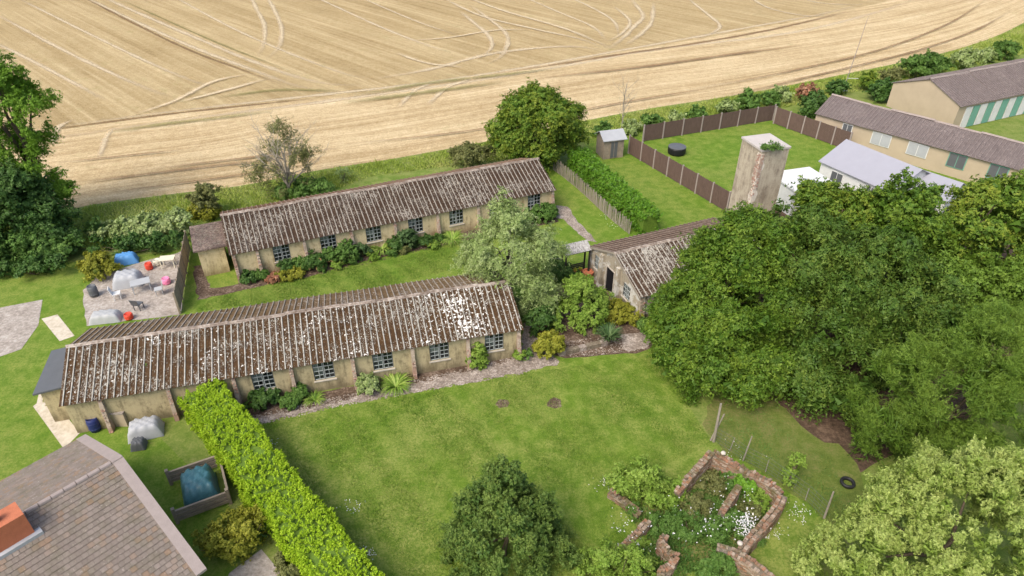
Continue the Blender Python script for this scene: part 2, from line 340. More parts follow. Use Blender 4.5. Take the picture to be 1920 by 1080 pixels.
def foliage(name, ells, mat, parent=None, cl=60, spr=14, nl=10, rad=.7, leaf=(.09, .05), seed=1, droop=.3, up=.35, wid=.35, lk=.18, hide=.8, bottom=.35, flat=.5, spread=.9, zmin=.05, core=0, rel=1., puff=.5, tip=.26):
    """crown built of clusters of sprays; every spray carries nl leaves"""
    nl = int(nl*1.7)
    q = np.random.RandomState(seed)
    P, D = surf(ells, cl, seed, hide, zmin, lk, bottom); m = len(P)
    base = P-D*rad*.55+D*(rad*q.uniform(-.75, .55, (m, 1)))*rel
    cv = q.rand(m)
    i = np.repeat(np.arange(m), spr); nS = len(i)
    d = norm(D[i]+q.randn(nS, 3)*spread*.6+np.array([0, 0, up])); ln = rad*(.55+.6*q.rand(nS))
    o = base[i]+q.randn(nS, 3)*rad*.18
    side = norm(np.cross(d, norm(np.array([0, 0, 1.])+q.randn(nS, 3)*.4))); nrm = norm(np.cross(side, d))
    sv = q.rand(nS)
    j = np.repeat(np.arange(nS), nl); N = len(j); t = q.rand(N)**.65; s = q.uniform(-1, 1, N)
    L_ = ln[j]; C = o[j]+d[j]*(L_*t)[:, None]+side[j]*(s*wid*L_*(1.1-.8*t))[:, None]+nrm[j]*(q.randn(N)*.06*L_)[:, None]
    C[:, 2] -= droop*L_*t*t
    T = norm(d[j]*.8+side[j]*(s[:, None])*.8+q.randn(N, 3)*.35+np.array([0, 0, -droop*.8])*t[:, None])
    pn = norm(C-(P-D*rad*.8)[i][j]); T = norm(T*(1-puff)+q.randn(N, 3)*puff*.8); T = norm(T-pn*(T*pn).sum(1)[:, None]*puff)
    nn = norm(nrm[j]*flat*(1-puff)+q.randn(N, 3)*(1-flat)*.7+pn*(.3+puff)); B = norm(np.cross(nn, T))
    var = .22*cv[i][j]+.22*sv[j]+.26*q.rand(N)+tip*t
    sc = .7+.6*q.rand(N)
    keep = C[:, 2] > .01
    C, T, B, var, sc = C[keep], T[keep], B[keep], var[keep], sc[keep]
    if core:
        K = core; k = q.choice(len(ells), K); dd = norm(q.randn(K, 3))*(q.rand(K, 1)**.33)*.78
        Cc = np.array([e[0] for e in ells])[k]+dd*np.array([e[1] for e in ells])[k]; kk = Cc[:, 2] > .05; Cc = Cc[kk]
        K = len(Cc); T2 = norm(q.randn(K, 3)); B2 = norm(np.cross(T2, q.randn(K, 3)))
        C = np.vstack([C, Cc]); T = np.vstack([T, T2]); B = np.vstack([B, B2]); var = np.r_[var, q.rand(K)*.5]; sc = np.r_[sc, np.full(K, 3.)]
    me = trimesh(name, C, T, B, leaf[0]*sc*.82, leaf[1]*sc*.82, var, mat)
    return link(name, me, parent)
def sublobes(ells, n, f, seed, squash=.85):
    q = np.random.RandomState(seed+99); P, D = surf(ells, n, seed+5, .85, .3, .1, .3)
    rm = np.mean([e[1][0] for e in ells]); out = [(e[0], tuple(.86*x for x in e[1])) for e in ells]
    for p, d in zip(P, D):
        rr = rm*f*q.uniform(.7, 1.3); c = p-d*rr*.72+np.array([0, 0, .1*rr]); out.append((tuple(c), (rr, rr, rr*squash)))
    return out
def tree_thing(name, label, cat, base, ells, mat, bark='bark', height=None, tr=.18, limbs=6, group=None, crown='crown', stem='trunk', sub=(26, .42), **k):
    t = thing(name, label, cat, (base[0], base[1], 0), 0, group)
    b = Vector((base[0], base[1], 0)); loc = [((e[0][0]-b.x, e[0][1]-b.y, e[0][2]), e[1]) for e in ells]
    if sub: loc = sublobes(loc, sub[0], sub[1], k.get('seed', 1), *sub[2:])
    foliage(crown, loc, L[mat], t, **k)
    top = height or max(e[0][2]+e[1][2]*.2 for e in loc)
    q = random.Random(k.get('seed', 1)); mb = MB(); n = 6
    path = [Vector((q.uniform(-.05, .05)*i, q.uniform(-.05, .05)*i, top*.85*i/n)) for i in range(n+1)]
    mb.tube(path, [tr*(1.15-.95*i/n) for i in range(n+1)], 7)
    for i in range(limbs):
        e = loc[i % len(loc)]; f = q.uniform(.2, .7); p0 = path[int(f*n)]
        tgt = Vector(e[0])+Vector((q.uniform(-.6, .6)*e[1][0], q.uniform(-.6, .6)*e[1][1], q.uniform(-.3, .2)*e[1][2]))
        mid = p0.lerp(tgt, .5)+Vector((0, 0, .12*top*q.random()))
        mb.tube([p0, mid, tgt], [tr*.5, tr*.3, tr*.08], 5)
    mb.obj(stem, M[bark], t, smooth=True)
    return t
def LB(Y, lobes):
    """lobes of a crown standing about Y metres away: (u, v, r px[, dy, squash]) -> ellipsoids"""
    out = []
    for l in lobes:
        u, v, rp = l[:3]; dy = l[3] if len(l) > 3 else 0; sq = l[4] if len(l) > 4 else 1
        p = RY(u, v, Y+dy); r = rp*mpp(p); out.append((tuple(p), (r, r, r*sq)))
    return out
def in_poly(P, poly):
    x, y = P[:, 0], P[:, 1]; ins = np.zeros(len(P), bool); n = len(poly)
    for i in range(n):
        x0, y0 = poly[i][:2]; x1, y1 = poly[(i+1) % n][:2]
        c = ((y0 > y) != (y1 > y)) & (x < (x1-x0)*(y-y0)/((y1-y0) or 1e-9)+x0); ins ^= c
    return ins
def scatter(poly, n, seed):
    q = np.random.RandomState(seed); a = np.array([p[:2] for p in poly]); lo, hi = a.min(0), a.max(0); P = np.zeros((0, 2)); it = 0
    while len(P) < n and it < 60:
        it += 1; p = lo+q.rand(n, 2)*(hi-lo); P = np.vstack([P, p[in_poly(p, poly)]])
    return P[:n]
def blades(name, poly, n, h, w, mat, seed, lean=.35, patch=True, parent=None):
    q = np.random.RandomState(seed); P = scatter(poly, n, seed); n = len(P)
    hh = h*(.5+.8*q.rand(n))
    if patch: hh *= np.clip(.9+.45*np.sin(P[:, 0]*1.1+q.rand()*6)*np.cos(P[:, 1]*.9)+.3*np.sin(P[:, 0]*3.1+P[:, 1]*2.3), .35, 1.6)
    T = norm(np.c_[q.randn(n, 2)*lean, np.ones(n)]); C = np.c_[P, np.zeros(n)]+T*hh[:, None]*.5*1.0
    a = q.rand(n)*6.283; B = np.c_[np.cos(a), np.sin(a), np.zeros(n)]
    var = .5*q.rand(n)+.25+.22*np.sin(P[:, 0]*.5+1)*np.cos(P[:, 1]*.7)
    return link(name, trimesh(name, C, T, B, hh*.5, w*(.6+.8*q.rand(n)), var, mat), parent)
def straps(name, n, h, spread, w, mat, seed, parent, arch=.8, zoff=0):
    """arching strap leaves from one crown"""
    q = random.Random(seed); mb = MB(); va = []
    for i in range(n):
        a = q.uniform(0, 6.283); l = q.uniform(.6, 1)*spread; d = Vector((math.cos(a), math.sin(a), 0)); s = Vector((-d.y, d.x, 0)); hh = h*q.uniform(.6, 1.05)
        o = d*q.uniform(0, .25*spread)*.6; pts = []
        for k in range(5):
            t = k/4; pts.append(o+d*l*t+Vector((0, 0, zoff+hh*(1.9*t-arch*1.9*t*t*.95)+.02)))
        ww = w*q.uniform(.6, 1.1); vs = []
        for k, p in enumerate(pts):
            f = (1, 1.1, .9, .6, .06)[k]; vs += [p-s*ww*f, p+s*ww*f]
        mb.add(vs, [(2*k, 2*k+1, 2*k+3, 2*k+2) for k in range(4)]); va += [q.random()]*4
    me = mb.mesh(name, mat); me.attributes.new('var', 'FLOAT', 'FACE').data.foreach_set('value', va)
    return link(name, me, parent)

# ---------------------------------------------------------------- ground
def flat(name, pts, z, mat, jit=.0, seed=0, step=.6, kind='structure', label=None):
    q = random.Random(seed or len(pts)); out = []
    for i in range(len(pts)):
        a = Vector(pts[i][:2]); b = Vector(pts[(i+1) % len(pts)][:2]); n = max(1, int((b-a).length/step)) if jit else 1
        for k in range(n):
            p = a.lerp(b, k/n); out.append((p.x+q.uniform(-jit, jit), p.y+q.uniform(-jit, jit), z))
    me = bpy.data.meshes.new(name); me.from_pydata(out, [], [tuple(range(len(out)))]); me.materials.append(mat)
    o = link(name, me); o['kind'] = kind
    # always face up
    if me.polygons[0].normal.z < 0: me.flip_normals()
    return o
flat('ground', [(-900, -300), (900, -300), (900, 1500), (-900, 1500)], 0, M['meadow'])

def catmull(P, n):
    P = [np.array(p[:2]) for p in P]; P = [2*P[0]-P[1]]+P+[2*P[-1]-P[-2]]; out = []
    for i in range(1, len(P)-2):
        for k in range(n):
            t = k/n; a, b, c, d = P[i-1:i+3]
            out.append(.5*((2*b)+(-a+c)*t+(2*a-5*b+4*c-d)*t*t+(-a+3*b-3*c+d)*t**3))
    out.append(P[-2]); return np.array(out)
def resample(C, n):
    s = np.r_[0, np.cumsum(np.hypot(*np.diff(C, axis=0).T))]; t = np.linspace(0, s[-1], n)
    return np.c_[np.interp(t, s, C[:, 0]), np.interp(t, s, C[:, 1])], t
edgeA = GL([(-500, 470), (-200, 440), (0, 412), (111, 403), (155, 387), (320, 364), (459, 347), (598, 319), (740, 297), (918, 264), (1180, 210), (1411, 173), (1642, 127), (1758, 102), (1854, 73), (1920, 42), (1990, 0), (2100, -60)])
edgeB = GL([(-700, 335), (-200, 282), (100, 245), (350, 212), (620, 181), (900, 140), (1150, 100), (1400, 57), (1560, 25), (1700, -8), (1850, -60), (1990, -120)])
cA, sA = resample(catmull(edgeA, 10), 180); cB, sB = resample(catmull(edgeB, 10), 180)
def mat_stubble(name, rowcols, speckle, rows=1.2, thr=.5):
    m = NT(name, .95, .1); uv = m.n('UVMap').outputs[0]
    r1 = m.noise(.55*rows, 4, .6, vec=uv, stretch=(.035, 1, 1), dist=.3); r2 = m.noise(2.1*rows, 3, .6, vec=uv, stretch=(.02, 1, 1)); r3 = m.noise(.12, 3, .6)
    g = m.noise(5.5, 4, .85); g2 = m.noise(1.3, 4, .75)
    k = m.math('ADD', m.math('MULTIPLY', r1, .5), m.math('MULTIPLY', r2, .3)); k = m.math('ADD', k, m.math('MULTIPLY', r3, .2))
    k = m.math('ADD', m.math('MULTIPLY', k, .52), m.math('ADD', m.math('MULTIPLY', g, .28), m.math('MULTIPLY', g2, .20)))
    c = m.ramp(k, [(.36, rowcols[0]), (.46, rowcols[1]), (.55, rowcols[2]), (.66, rowcols[3])])
    sp = m.ramp(m.math('ADD', m.math('MULTIPLY', g, .5), m.math('MULTIPLY', m.noise(12, 2, .7), .5)), [(.36, 1.), (.5, 0.)])
    c = m.mix(m.math('MULTIPLY', sp, .75), c, speckle); hi = m.ramp(m.math('ADD', m.math('MULTIPLY', m.noise(9, 3, .8), .6), m.math('MULTIPLY', r2, .4)), [(.56, 0.), (.66, .6)]); c = m.mix(hi, c, mul(rowcols[3], 1.12))
    gr = m.ramp(m.math('ADD', m.math('MULTIPLY', r1, .45), m.math('MULTIPLY', m.noise(.5, 4, .7), .55)), [(.57, 0.), (.68, .55)])
    c = m.mix(gr, c, (.26, .23, .085))
    m.color(c); m.bump(m.math('ADD', m.math('MULTIPLY', k, 2.), g), .8, .07); return m.mat
M['headland'] = mat_stubble('stubble_headland', [(.23, .158, .07), (.41, .30, .155), (.60, .475, .28), (.74, .63, .43)], (.26, .185, .095))
M['stubble'] = mat_stubble('stubble_rows', [(.19, .13, .055), (.34, .25, .12), (.46, .355, .19), (.62, .505, .315)], (.17, .12, .055), rows=.8)
def gridmesh(name, A, B, n2, z, mat, uvf):
    n = len(A); V = []; UV = []
    for i in range(n):
        for k in range(n2+1):
            t = k/n2; p = A[i]*(1-t)+B[i]*t; V.append((p[0], p[1], z)); UV.append(uvf(i, t, p))
    F = [(i*(n2+1)+k, (i+1)*(n2+1)+k, (i+1)*(n2+1)+k+1, i*(n2+1)+k+1) for i in range(n-1) for k in range(n2)]
    me = bpy.data.meshes.new(name); me.from_pydata(V, [], F); me.materials.append(mat)
    uv = me.uv_layers.new(name='UVMap'); 
    for li, l in enumerate(me.loops): uv.data[li].uv = UV[l.vertex_index]
    o = link(name, me); o['kind'] = 'structure'; return o
gridmesh('stubble_field', cA, cB, 10, .004, M['headland'], lambda i, t, p: (sA[i], t*float(np.hypot(*(cB[i]-cA[i])))))
d0, d1 = G(200, 0), G(590, 165); rd = np.array([(d1-d0).x, (d1-d0).y]); rd /= np.hypot(*rd); rn = np.array([-rd[1], rd[0]])
far = np.array([[p[0]*4.5+20, max(p[1]*1.0, 0)+700] for p in cB])
gridmesh('stubble_field', cB, far, 40, .004, M['stubble'], lambda i, t, p: (float(p @ rd), float(p @ rn)))

# wheel tracks: ribbons of crushed straw
def mat_track(name, c, amt=.9):
    m = NT(name, .95, .1); uv = m.n('UVMap').outputs[0]; sp = m.n('SeparateXYZ'); m.l(uv, sp.inputs[0])
    v = m.math('ABSOLUTE', m.math('SUBTRACT', sp.outputs[1], .5)); g = m.noise(4, 4, .8); a = m.noise(.35, 3, .6)
    m.color(m.mix(m.ramp(g, [(.4, 0.), (.65, 1.)]), mul(c, .7), c))
    f = m.math('ADD', m.math('MULTIPLY', v, -2.2), m.math('ADD', g, m.math('MULTIPLY', a, .9))); f = m.math('MULTIPLY', m.ramp(f, [(.22, 0.), (.85, amt)]), m.ramp(m.attr('fade'), [(0., 0.), (1., 1.)]))
    tr = m.n('BsdfTransparent'); mx = m.n('MixShader'); m.l(f, mx.inputs[0]); m.l(tr.outputs[0], mx.inputs[1]); m.l(m.b.outputs[0], mx.inputs[2]); m.l(mx.outputs[0], m.out.inputs[0]); return m.mat
M['trackl'] = mat_track('track_straw', (.68, .56, .37), .75); M['trackd'] = mat_track('track_soil', (.26, .165, .085), .75); M['trackg'] = mat_track('track_regrowth', (.27, .25, .09), .6)
tz = [.008]
def track(px, w, mat):
    C, s = resample(catmull(GL(px), 8), 60); d = np.gradient(C, axis=0); d = norm(d); nn = np.c_[-d[:, 1], d[:, 0]]
    o = gridmesh('wheel_track', C-nn*w*.8, C+nn*w*.8, 1, tz[0], M[mat], lambda i, t, p: (s[i], t)); tz[0] += .004
    o.data.attributes.new('fade', 'FLOAT', 'POINT').data.foreach_set('value', np.repeat(np.clip(np.minimum(np.arange(len(s)), len(s)-1-np.arange(len(s)))/14., 0, 1), 2).astype(np.float32))
for px, w, mt in [
    ([(-60, 285), (85, 262), (300, 230), (620, 189), (900, 150), (1100, 116), (1250, 90), (1480, 62), (1640, 24), (1740, -10)], 1.1, 'trackl'),
    ([(-60, 262), (95, 240), (350, 206), (600, 178), (800, 155), (1000, 124), (1150, 97), (1400, 52), (1560, 22), (1640, 0)], 1.0, 'trackl'),
    ([(60, 247), (95, 243), (350, 210), (600, 184)], .7, 'trackd'), ([(900, 143), (1000, 128), (1150, 104), (1300, 82), (1450, 55), (1600, 20)], 1.0, 'trackd'),
    ([(130, -25), (170, 0), (330, 75), (470, 130), (560, 162), (640, 178)], 1.0, 'trackl'), ([(165, -25), (205, 0), (400, 85), (500, 125), (600, 155), (720, 163)], 1.0, 'trackl'),
    ([(150, -8), (330, 83), (470, 137), (545, 165)], .6, 'trackd'),
    ([(-20, 20), (120, 95), (260, 160), (330, 185)], .8, 'trackl'), ([(20, -10), (180, 70), (330, 140), (420, 170)], .7, 'trackl'), ([(-30, 70), (90, 130), (200, 190)], .8, 'trackl'), ([(300, -20), (450, 60), (620, 130), (700, 150)], .7, 'trackl'),
    ([(560, -20), (700, 45), (800, 85), (850, 100)], .7, 'trackl'), ([(640, -20), (780, 40), (870, 70)], .6, 'trackl'), ([(950, -20), (1040, 20), (1110, 50), (1140, 80)], .7, 'trackl'), ([(1030, -20), (1100, 10), (1150, 40), (1160, 70)], .7, 'trackl'),
    ([(1280, -10), (1330, 30), (1350, 50), (1330, 65), (1300, 75)], .8, 'trackl'), ([(1400, -10), (1440, 15), (1510, 30), (1560, 28)], .8, 'trackl'), ([(1480, -15), (1530, 5), (1620, 10)], .8, 'trackl'),
    ([(700, 150), (810, 130), (930, 100), (1060, 88), (1130, 95)], 1.2, 'trackl'), ([(400, 185), (520, 170), (640, 172)], 1.2, 'trackg'), ([(100, 275), (110, 240), (140, 225)], .8, 'trackl'), ([(185, 300), (200, 258), (215, 240)], .7, 'trackl'), ([(745, 205), (780, 170), (830, 150)], .8, 'trackl'), ([(800, 200), (840, 165), (900, 145)], .8, 'trackl'), ([(222, -2), (400, 78), (560, 140)], .5, 'trackg'),
    ([(462, -20), (480, 15), (496, 50), (494, 85), (482, 108)], .9, 'trackl'), ([(492, -20), (512, 15), (527, 50), (525, 85), (502, 112)], .9, 'trackl'),
    ([(860, 20), (890, 45), (916, 68), (922, 88), (908, 104), (890, 112)], .9, 'trackl'), ([(880, 10), (915, 35), (945, 60), (952, 82), (938, 108), (910, 122)], .9, 'trackl'),
    ([(820, -8), (900, 30), (1000, 55), (1090, 75), (1130, 92)], .9, 'trackl'), ([(850, -14), (940, 20), (1050, 52), (1120, 80), (1145, 95)], .9, 'trackl'),
    ([(1180, -5), (1205, 30), (1190, 50), (1165, 75), (1140, 95)], 1.0, 'trackl'), ([(1225, 5), (1222, 40), (1205, 62), (1170, 88)], 1.0, 'trackl'),
    ([(1150, 12), (1180, 40), (1168, 62), (1140, 80)], .8, 'trackl'),
    ([(760, 78), (840, 72), (930, 58), (1000, 57)], .7, 'trackl'), ([(740, 100), (800, 120), (870, 128)], .8, 'trackl'),
    ([(250, 218), (330, 190), (400, 155), (470, 140)], .9, 'trackl'), ([(330, 195), (420, 172), (500, 150)], .9, 'trackl'),
    ([(640, 182), (720, 172), (800, 158), (960, 140), (1060, 128)], 1.4, 'trackg'), ([(200, 252), (300, 236), (420, 222), (520, 208)], 1.2, 'trackg'),
    ([(640, 196), (760, 180), (850, 168), (950, 155)], 1.6, 'trackg'),
    ([(110, 308), (250, 293), (360, 282)], .35, 'trackd'), ([(300, 318), (450, 300), (640, 280)], .5, 'trackd'), ([(150, 345), (350, 320), (520, 300)], .6, 'trackd'), ([(200, 365), (420, 335), (600, 308)], .4, 'trackd'),
    ([(1000, 150), (1200, 128), (1400, 100), (1500, 88)], 1.0, 'trackd'), ([(1320, 195), (1500, 150), (1700, 102), (1820, 62), (1900, 20)], .6, 'trackd'), ([(1250, 178), (1450, 142), (1650, 95), (1780, 45), (1850, 0)], .6, 'trackd'), ([(640, 275), (900, 245), (1150, 198), (1350, 165)], .5, 'trackd')]:
    track(px, w, mt)

# lawns, beds, paths (sheets 4 mm apart)
flat('lawn', GL([(452, 770), (979, 690), (1060, 640), (1215, 640), (1335, 830), (1480, 905), (1560, 980), (1500, 1150), (1300, 1400), (500, 1400), (560, 1080), (720, 1130), (452, 800)]), .004, M['lawn'])
flat('courtyard_lawn', GL([(345, 590), (352, 440), (440, 440), (1040, 300), (1200, 440), (1200, 480), (980, 560), (700, 560)]), .004, M['lawnlush'])
flat('neighbour_lawn', GL([(-400, 980), (-150, 560), (60, 500), (345, 470), (300, 820), (480, 1000), (420, 1100), (0, 1100)]), .004, M['lawnlush'])
flat('neighbour_lawn', GL([(1090, 262), (1200, 245), (1450, 205), (1600, 262), (1500, 330), (1460, 420), (1240, 436)]), .004, M['lawnlush'])
flat('neighbour_lawn', GL([(1500, 330), (1600, 262), (1760, 320), (2100, 390), (2000, 600), (1700, 640)]), .004, M['lawnlush'])
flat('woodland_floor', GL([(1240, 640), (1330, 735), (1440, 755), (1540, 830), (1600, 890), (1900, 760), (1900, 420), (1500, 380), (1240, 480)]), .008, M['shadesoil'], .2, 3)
flat('woodland_floor', GL([(1320, 790), (1350, 720), (1440, 740), (1500, 800), (1590, 850), (1640, 960), (1560, 985), (1480, 920), (1343, 832)]), .012, M['rough'], .25, 4)
flat('flower_bed', GL([(452, 765), (979, 662), (985, 690), (840, 716), (780, 728), (640, 754), (470, 790)]), .010, M['soil'], .07, 5)
flat('gravel_path', GL([(470, 788), (640, 752), (700, 737), (780, 719), (850, 702), (900, 691), (978, 670), (980, 606), (1000, 600), (1015, 640), (1036, 664), (1048, 676), (1043, 684), (990, 698), (900, 713), (780, 734), (640, 759), (474, 797)]), .014, M['gravel'], .13, 6, .3)
flat('flower_bed', GL([(1000, 590), (1070, 520), (1110, 510), (1150, 560), (1190, 610), (1230, 650), (1190, 662), (1060, 672), (1030, 665), (1005, 640)]), .010, M['soil'], .08, 7)
flat('gravel_path', GL([(1165, 628), (1205, 622), (1222, 640), (1215, 652), (1180, 660), (1168, 655)]), .014, M['gravel'], .06, 8, .3)
flat('gravel_path', GL([(1040, 385), (1066, 388), (1080, 412), (1108, 440), (1120, 455), (1102, 452), (1070, 425), (1058, 410), (1043, 410)]), .014, M['gravel'], .08, 9, .4)
flat('flower_bed', GL([(444, 520), (1040, 396), (1046, 416), (850, 456), (740, 478), (640, 500), (560, 525), (500, 532), (448, 538)]), .010, M['soil'], .08, 10)
flat('worn_path', GL([(362, 500), (384, 495), (392, 540), (440, 535), (500, 520), (505, 532), (440, 548), (372, 562)]), .014, M['soil'], .10, 11, .4)
flat('patio', GL([(-120, 600), (80, 562), (72, 610), (40, 655), (-60, 690)]), .016, M['concrete'])
flat('garden_path', GL([(62, 762), (92, 740), (150, 812), (120, 842)]), .016, M['paving'])
flat('garden_path', GL([(75, 730), (100, 700), (110, 745), (90, 742), (66, 770)]), .020, M['paving'])
flat('garden_path', GL([(78, 598), (108, 590), (140, 630), (112, 640)]), .016, M['paving'])
flat('patio', GL([(155, 545), (188, 515), (345, 470), (338, 590), (165, 612)]), .016, M['concrete'], .1, 12)
flat('patio', GL([(430, 1075), (490, 1030), (540, 1090), (500, 1160), (400, 1150)]), .016, M['concrete'])
for k, (u, v, r_) in enumerate([(940, 757, .3), (1040, 755, .36)]):
    p = G(u, v); flat('bare_patch', [(p.x+r_*math.cos(a)*1.2, p.y+r_*math.sin(a)) for a in np.linspace(0, 6.2, 9)[:-1]], .012, M['soil'], .12, 20+k, .2)

def pebbles(name, poly, n, r0, mat, seed, label, z=.012):
    q = np.random.RandomState(seed); P = scatter(poly, n, seed); mb = MB()
    for x, y in P:
        a = r0*q.uniform(.4, 1.5); b = a*q.uniform(.5, 1); h = a*q.uniform(.4, .8); t = q.uniform(0, 3.1); c, s_ = math.cos(t), math.sin(t)
        mb.add([(x+a*c, y+a*s_, z+h*.3), (x-b*s_, y+b*c, z+h*.2), (x-a*c, y-a*s_, z+h*.3), (x+b*s_, y-b*c, z+h*.2), (x+q.uniform(-.3, .3)*a, y, z+h)], [(0, 1, 4), (1, 2, 4), (2, 3, 4), (3, 0, 4)])
    o = mb.obj(name, mat); tag(o, label, 'stones', kind='stuff')
pebbles('stones', GL([(470, 780), (640, 742), (780, 712), (900, 684), (980, 664), (1050, 676), (990, 700), (780, 737), (640, 762), (474, 800)]), 2600, .05, M['gravel'], 71, 'loose stones and rubble along the bed edge of the nearest hut')
pebbles('stones', GL([(450, 535), (640, 495), (850, 450), (850, 458), (640, 506), (450, 548)]), 500, .05, M['soil'], 72, 'loose earth clods along the bed edge of the far hut')
pebbles('stones', GL([(1060, 640), (1160, 628), (1215, 622), (1215, 655), (1140, 664), (1062, 672)]), 500, .05, M['gravel'], 73, 'loose stones below the low block retaining wall')

# ---------------------------------------------------------------- huts
def sheet_mesh(name, W, Ls, rolls, mat, ph=.05):
    p = W/rolls; prof = []
    for i in range(rolls):
        x = i*p
        prof += [(x, 0, 0), (x+p*.37, 0, 0), (x+p*.42, ph, 1), (x+p*.58, ph, 1), (x+p*.63, 0, 0)]
    prof.append((W, 0, 0)); mb = MB(); n = len(prof); vs = []; a = []
    for y in (0, Ls):
        for x, z, r in prof: vs.append((x, y, z)); a.append(float(r))
    for y in (0, Ls):
        for x, z, r in prof: vs.append((x, y, z-.018)); a.append(float(r))
    fs = [(i, i+1, n+i+1, n+i) for i in range(n-1)]+[(2*n+i+1, 2*n+i, 3*n+i, 3*n+i+1) for i in range(n-1)]
    fs += [(i+1, i, 2*n+i, 2*n+i+1) for i in range(n-1)]+[(n+i, n+i+1, 3*n+i+1, 3*n+i) for i in range(n-1)]
    fs += [(0, n, 3*n, 2*n), (2*n-1, n-1, 3*n-1, 4*n-1)]
    mb.add(vs, fs, 0, a); return mb.mesh(name, mat, attr='roll')
def sag(x, seed): return -.05*abs(math.sin(x*.33+seed))+.03*math.sin(x*.9+seed*2)
def roof(root, Lh, W, h, rh, mats, ov=.25, end=.12, sheet=1.02, rolls=3, courses=2, seed=1, ridge=True, x0=0.):
    run = W/2+ov; e = h-(rh-h)*ov/(W/2)*.3; Ls = math.hypot(run, rh-e); cl = Ls/courses+.08
    n = max(1, round((Lh+2*end)/sheet)); sw = (Lh+2*end)/n
    for side, mt in ((0, mats[0]), (1, mats[1])):
        me = sheet_mesh('roof_sheet', sw, cl, rolls, mt)
        for i in range(n):
            for c in range(courses):
                X = Vector((1, 0, 0)) if side == 0 else Vector((-1, 0, 0))
                yy = (-ov if side == 0 else W+ov); Y = Vector((0, run if side == 0 else -run, rh-e)).normalized(); Z = X.cross(Y)
                xs = x0-end+sw*i if side == 0 else x0+Lh+end-sw*i
                o = Vector((xs, yy, e))+Y*(c*(Ls-cl)/max(1, courses-1))+Z*(.022*c+random.uniform(-.006, .006)); o.z += sag(xs, seed)*(.3+.7*c/max(1, courses-1))
                ob = link('roof_sheet', me, root); mat = Matrix((X, Y, Z)).transposed().to_4x4(); mat.translation = o
                ob.matrix_local = mat @ Matrix.Rotation(random.uniform(-.003, .003), 4, 'Z') @ Matrix.Rotation(random.uniform(-.004, .004), 4, 'X')
    if ridge:
        mb = MB(); w = .13; dz = w*(rh-e)/run
        pr = [(-w, -dz+.05), (-.07, -.02+.05), (-.05, .04+.05), (0, .06+.05), (.05, .04+.05), (.07, -.02+.05), (w, -dz+.05)]
        vs = [(x, y, z+.02) for x in (0, sw+.03) for y, z in pr]+[(x, y, z) for x in (0, sw+.03) for y, z in pr]; k = len(pr)
        fs = [(i, k+i, k+i+1, i+1) for i in range(k-1)]+[(2*k+i+1, 3*k+i+1, 3*k+i, 2*k+i) for i in range(k-1)]+[(i, i+1, 2*k+i+1, 2*k+i) for i in range(k-1)]+[(k+i+1, k+i, 3*k+i, 3*k+i+1) for i in range(k-1)]
        mb.add(vs, fs); rm = mb.mesh('ridge_tile', mats[2])
        for i in range(n):
            o = link('ridge_tile', rm, root); xs = x0-end+sw*i; o.location = (xs, W/2+random.uniform(-.01, .01), rh+sag(xs, seed)+random.uniform(0, .012)+(.02 if i % 2 else 0)); o.rotation_euler = (0, random.uniform(-.008, .008), random.uniform(-.008, .008))
def wall(name, Lw, H, th, ops, mat, parent, M4=None, gable=None):
    """wall in the plane y=0 (thickness to +y), openings (x0,x1,z0,z1); gable = ridge height above a wall of length Lw"""
    xs = sorted({0, Lw, *[o[0] for o in ops], *[o[1] for o in ops]}); zs = sorted({0, H, *[o[2] for o in ops], *[o[3] for o in ops]})
    mb = MB(); solid = {}
    for i in range(len(xs)-1):
        for k in range(len(zs)-1):
            cx, cz = (xs[i]+xs[i+1])/2, (zs[k]+zs[k+1])/2; solid[i, k] = not any(o[0] < cx < o[1] and o[2] < cz < o[3] for o in ops)
    for (i, k), s in solid.items():
        if not s: continue
        a, b, c, d = xs[i], xs[i+1], zs[k], zs[k+1]
        mb.add([(a, 0, c), (b, 0, c), (b, 0, d), (a, 0, d)], [(0, 1, 2, 3)]); mb.add([(a, th, c), (b, th, c), (b, th, d), (a, th, d)], [(3, 2, 1, 0)])
        if not solid.get((i-1, k), False): mb.add([(a, 0, c), (a, 0, d), (a, th, d), (a, th, c)], [(0, 1, 2, 3)])
        if not solid.get((i+1, k), False): mb.add([(b, 0, c), (b, th, c), (b, th, d), (b, 0, d)], [(0, 1, 2, 3)])
        if not solid.get((i, k-1), False): mb.add([(a, 0, c), (a, th, c), (b, th, c), (b, 0, c)], [(0, 1, 2, 3)])
        if not solid.get((i, k+1), False) and not (gable and k == len(zs)-2): mb.add([(a, 0, d), (b, 0, d), (b, th, d), (a, th, d)], [(0, 1, 2, 3)])
    if gable: mb.add([(0, 0, H), (Lw, 0, H), (Lw/2, 0, gable), (0, th, H), (Lw, th, H), (Lw/2, th, gable)], [(0, 1, 2), (5, 4, 3), (0, 2, 5, 3), (1, 4, 5, 2)])
    o = mb.obj(name, mat, parent)
    if M4 is not None: o.matrix_local = M4
    return o
